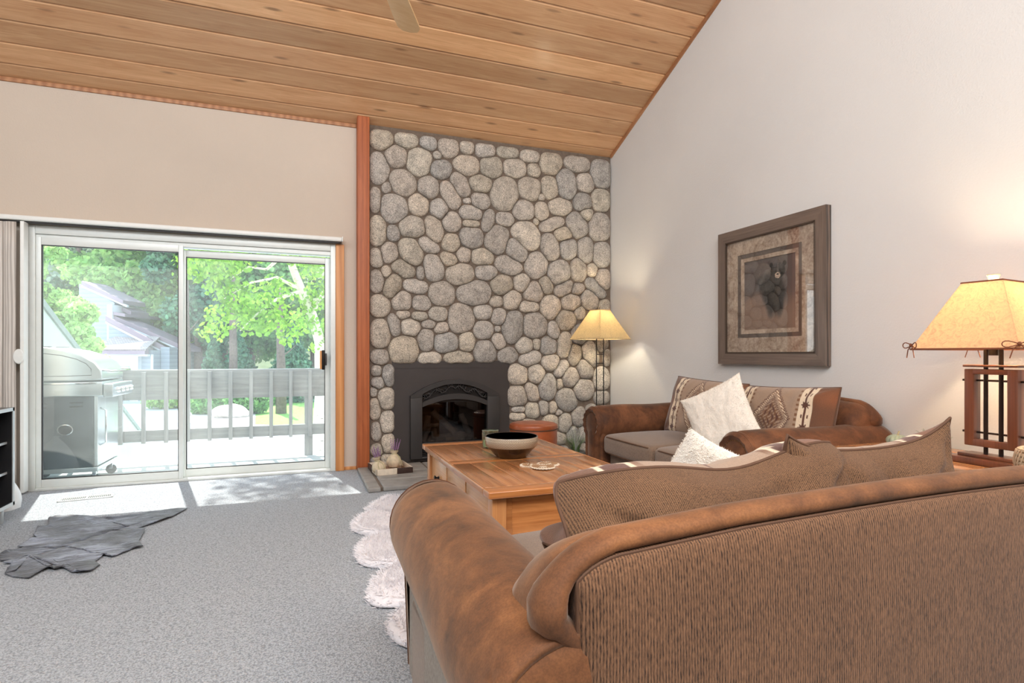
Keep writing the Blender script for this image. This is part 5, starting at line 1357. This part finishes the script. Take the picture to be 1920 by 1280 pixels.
for (px, py, T, s) in ((400, 500, 10.4, .55), (440, 480, 10.8, .5), (380, 470, 10, .5), (460, 560, 11, .5), (500, 590, 11.2, .5), (430, 590, 10.8, .45), (520, 540, 11.6, .4), (560, 600, 11.9, .42), (600, 560, 12.1, .5), (590, 500, 12.2, .5), (620, 620, 12.2, .45), (480, 610, 10.9, .35), (550, 480, 11.5, .3), (400, 620, 10.6, .3), (360, 500, 9.9, .35), (470, 430, 10.8, .5), (380, 400, 9.8, .6), (600, 430, 12, .6), (520, 380, 11, .7), (560, 300, 11.3, .8), (440, 300, 10.2, .8), (600, 650, 12.2, .25), (540, 630, 11.6, .3), (420, 540, 10.6, .35)):
    p = rel(px, py, T); B.append((p.x, p.y, p.z, s, s, s*.75))
for k in range(9): B.append((r_.uniform(-1.35, -.55)-ax_[0], r_.uniform(8.9, 10.2)-ax_[1], r_.uniform(7, 9)-GZ, .4, .4, .3))
g = MB(); leafcloud(g, 8200, ell(B, .15), .056, 5); g.build('leaf_mass', L_ASP, asp, smooth=False, fixn=False)['kind'] = 'stuff'

tree('lime_tree', 'bright yellow green tree in front of the grey house gable at far left', gat(128, 23), 5.9, 1.35, L_LIME, M_BARK, 9000, .12, 3, group=GT)
tree('lime_tree', 'slender pale green tree rising by the left jamb of the glass door', gat(80, 25), 9.0, 1.15, L_LIME, M_BARK, 8000, .13, 12, group=GT)
tree('lime_tree', 'tall bright green tree behind the house roof, left of the door mullion', gat(232, 62), 22, 7.0, L_LIME, M_BARK, 17000, .30, 6, group=GT)
tree('lime_tree', 'tall pale green tree beside the door mullion, right of the roof', gat(318, 58), 21, 5.5, L_LIME, M_BARK, 14000, .28, 14, group=GT)
tree('sage_tree', 'grey green tree standing above the upper roof at far left', gat(150, 66), 25, 7, L_SAGE, M_BARK, 15000, .32, 21, group=GT)
tree('dark_tree', 'blue green tree just right of the door mullion', gat(372, 51), 18, 4.6, L_CON, M_BARK, 15000, .24, 8, group=GT, base=.25)
tree('green_tree', 'broad green tree behind the aspen branches', gat(470, 56), 21, 7, L_MID, M_BARK, 15000, .29, 9, group=GT)
tree('green_tree', 'green tree behind the aspen trunk at far right', gat(590, 53), 20, 6, L_MID, M_BARK, 14000, .28, 17, group=GT)
tree('green_tree', 'mid green tree far back between roof and mullion', gat(275, 74), 27, 8, L_MID, M_BARK, 13000, .36, 27, group=GT)
tree('green_tree', 'mid green tree far back above the dark conifer', gat(420, 72), 27, 8, L_MID, M_BARK, 13000, .36, 29, group=GT)
tree('green_tree', 'mid green tree far back at the right edge of the door view', gat(650, 68), 25, 8, L_MID, M_BARK, 12000, .36, 33, group=GT)
spruce('small spruce with blue green needles behind the railing, left of the aspen', gat(548, 46), 6.6, 3.3, 14000, .16, 2, GT)
spruce('small spruce with blue green needles behind the gravel bed', gat(448, 47), 5.8, 2.9, 12000, .16, 4, GT)
spruce('narrow spruce right of the door mullion in front of the dark tree', gat(400, 46), 5.9, 1.7, 8000, .16, 6, GT)
for px, T, H, lab in ((350, 44, 12, 'straight dark tree trunk right of the door mullion'), (437, 43, 13, 'straight dark tree trunk behind the small spruces'), (527, 36, 8, 'grey tree trunk standing in the sunny lawn')):
    t = thing('bare_trunk', lab, 'tree trunk', gat(px, T), 0, 'bare trunks beyond the railing')
    MB().tube([(0, 0, -.2), (.02, 0, H*.3), (-.05, .05, H*.6), (0, 0, H)], [.34, .28, .22, .08], 12).build('trunk_bark', M_BARK, t, ang=180)
    g = MB(); 
    for k in range(4): g.tube([(0, 0, H*(.45+.12*k)), (.5*math.cos(k*2), .5*math.sin(k*2), H*(.5+.12*k)), (.9*math.cos(k*2), .9*math.sin(k*2), H*(.55+.12*k))], [.05, .03, .01], 6)
    g.build('limb', M_BARK, t)
for i, (px, T, s, lab) in enumerate(((312, 40, 1.4, 'low bright green shrub beside the grey house wall'), (392, 36, 1.0, 'dark green shrub at the left of the boulder'), (418, 37, 1.0, 'round green shrub directly behind the boulder'), (462, 36, 1.15, 'dense green shrub at the right of the boulder'), (497, 42, .9, 'green shrub at the left corner of the lawn'))):
    t = thing('garden_shrub', lab, 'shrub', gat(px, T), 0, 'shrubs along the driveway'); g = MB()
    leafcloud(g, 3200, ell([(0, 0, s*.8, s, s, s*.8), (s*.6, 0, s*.6, s*.6, s*.6, s*.6), (-s*.6, .2, s*.6, s*.6, s*.6, s*.6)], .5), .12, 60+i); tag(g.build('leaves', L_LIME if i == 0 else L_MID, t, smooth=False, fixn=False), kind='stuff')
    g = MB()
    for k in range(5): g.tube([(0, 0, 0), (s*.5*math.cos(k*1.3), s*.5*math.sin(k*1.3), s)], [.03, .01], 6)
    g.build('stem', M_BARK, t)

# ------------------------------------------------------------------ neighbouring house (local x to the right, y away, z up, metres)
HT = 46.0; KS = HT/FPX
M_SID = None
m, nt, b = newmat('blue_grey_siding'); v = texco(nt); w = nt.nodes.new('ShaderNodeTexWave'); w.bands_direction = 'Z'; w.wave_profile = 'SAW'; w.inputs['Scale'].default_value = .9; nt.links.new(v, w.inputs[0])
nt.links.new(mix(nt, lin(142, 154, 166), lin(158, 170, 182), w.outputs[0]), b.inputs['Base Color']); b.inputs['Roughness'].default_value = .8; bump(nt, b, w.outputs[0], .6, .02); M_SID = m
M_FASC = plain('plum_grey_fascia', lin(142, 128, 140), .7, var=.04); M_HW = plain('white_house_trim', lin(214, 220, 226), .7, var=.03); M_GAR = plain('garage_door_paint', lin(176, 188, 192), .6, var=.03)
m, nt, b = newmat('asphalt_shingle'); v = texco(nt); br = nt.nodes.new('ShaderNodeTexBrick'); br.inputs['Scale'].default_value = 2.2; br.inputs['Color1'].default_value = lin(196, 186, 182); br.inputs['Color2'].default_value = lin(176, 166, 164); br.inputs['Mortar'].default_value = lin(128, 120, 122); br.inputs['Mortar Size'].default_value = .03
nt.links.new(v, br.inputs[0]); nt.links.new(br.outputs[0], b.inputs['Base Color']); b.inputs['Roughness'].default_value = .9; M_SHG = m
hl = at(960, 664.3, T=HT); hs_ = thing('neighbour_house', 'blue grey house with garage and stepped plum roofs across the driveway', 'house', (hl.x, hl.y, 0), -YAW)
def hp_(px, py): return ((px-960)*KS, EYE+(HZ-py)*KS)
gz = GZ
def hx_(px): return (px-960)*KS
def hz2(py): return EYE+(HZ-py)*KS
MB().box(hx_(100), .1, gz, hx_(258), 6, hz2(650)).build('garage_wall', M_HW, hs_, smooth=False)
MB().box(hx_(257), .5, gz, hx_(279), 6, hz2(656)).build('siding_wall', M_SID, hs_, smooth=False)
MB().box(hx_(280), 1.5, gz, hx_(297), 7, hz2(650)).build('siding_wall', M_SID, hs_, smooth=False)
g = MB(); g.box(hx_(255), .05, gz, hx_(258), .15, hz2(664)); g.box(hx_(276), .45, gz, hx_(280), .55, hz2(664)); g.box(hx_(165), .0, hz2(668), hx_(277), .3, hz2(664)); g.build('white_trim', M_HW, hs_, smooth=False)
gd_ = MB().box(hx_(150), .0, gz, hx_(241), .12, hz2(686)).build('garage_door', M_GAR, hs_, smooth=False)
g = MB()
for k in range(1, 5): z = gz+(hz2(686)-gz)*k/5; g.box(hx_(150), -.02, z, hx_(241), .0, z+.03)
g.build('door_panel_line', M_SID, gd_, smooth=False)
MB().box(hx_(163), -.5, hz2(664), hx_(279), .0, hz2(654.5)).build('eave_fascia', M_FASC, hs_, smooth=False)
g = MB(); z0_, z1_ = hz2(655), hz2(625)
g.add([(hx_(160), -.5, z0_), (hx_(280), -.5, z0_), (hx_(262), 2.6, z1_-.2), (hx_(190), 2.6, z1_+.1), (hx_(160), -.5, z0_-.1), (hx_(280), -.5, z0_-.1), (hx_(262), 2.6, z1_-.3), (hx_(190), 2.6, z1_)], [(0,1,2,3),(4,7,6,5),(0,4,5,1),(1,5,6,2),(2,6,7,3),(3,7,4,0)])
g.build('shingle_roof', M_SHG, hs_, smooth=False)
def band(pts, th, y0, y1, name, mat):
    a, b_ = pts; A, B = hp_(*a), hp_(*b_); t_ = th*KS
    return MB().prism([A, B, (B[0], B[1]-t_), (A[0], A[1]-t_)], y0, y1).build(name, mat, hs_, smooth=False)
band(((171, 589), (297, 655)), 10, 1.6, 1.8, 'roof_rake', M_FASC); band(((171, 600), (294, 663)), 4, 1.62, 1.85, 'rake_trim', M_HW)
band(((171, 587), (315, 650)), 9, 2.6, 5, 'roof_slab', M_FASC); band(((171, 596), (315, 659)), 3.5, 2.62, 2.8, 'rake_trim', M_HW)
band(((100, 517), (183, 556)), 8, 3.0, 6, 'roof_rake', M_FASC); band(((100, 526), (190, 566)), 4, 3.02, 3.3, 'rake_trim', M_HW)
band(((160, 563), (190, 577)), 8, 3.6, 6, 'roof_slab', M_FASC); band(((171, 580), (195, 584)), 6, 2.5, 9, 'roof_slab', M_FASC)
MB().prism([hp_(90, 523), hp_(161, 560), hp_(161, 700), hp_(90, 700)], 3.3, 9).build('gable_wall', M_SID, hs_, smooth=False)
MB().prism([hp_(161, 566), hp_(171, 566), hp_(171, 650), hp_(161, 650)], 2.4, 8).build('white_corner_wall', M_HW, hs_, smooth=False)
MB().prism([hp_(171, 602), hp_(292, 664), hp_(292, 690), hp_(171, 690)], 2.0, 8).build('gable_wall', M_SID, hs_, smooth=False)
cu_ = bpy.data.curves.new('house_number', 'FONT'); cu_.body = '448'; cu_.size = .38; cu_.extrude = .02; cu_.align_x = 'CENTER'; cu_.space_character = 1.35
tmp = bpy.data.objects.new('tmp', cu_); COL.objects.link(tmp); bpy.context.view_layer.update()
me = bpy.data.meshes.new_from_object(tmp); bpy.data.objects.remove(tmp); no_ = bpy.data.objects.new('house_number', me); COL.objects.link(no_); no_.parent = hs_
no_.location = (hx_(247), .07, hz2(680)); no_.rotation_euler = (PI/2, 0, 0); me.materials.clear(); me.materials.append(M_WHITE)
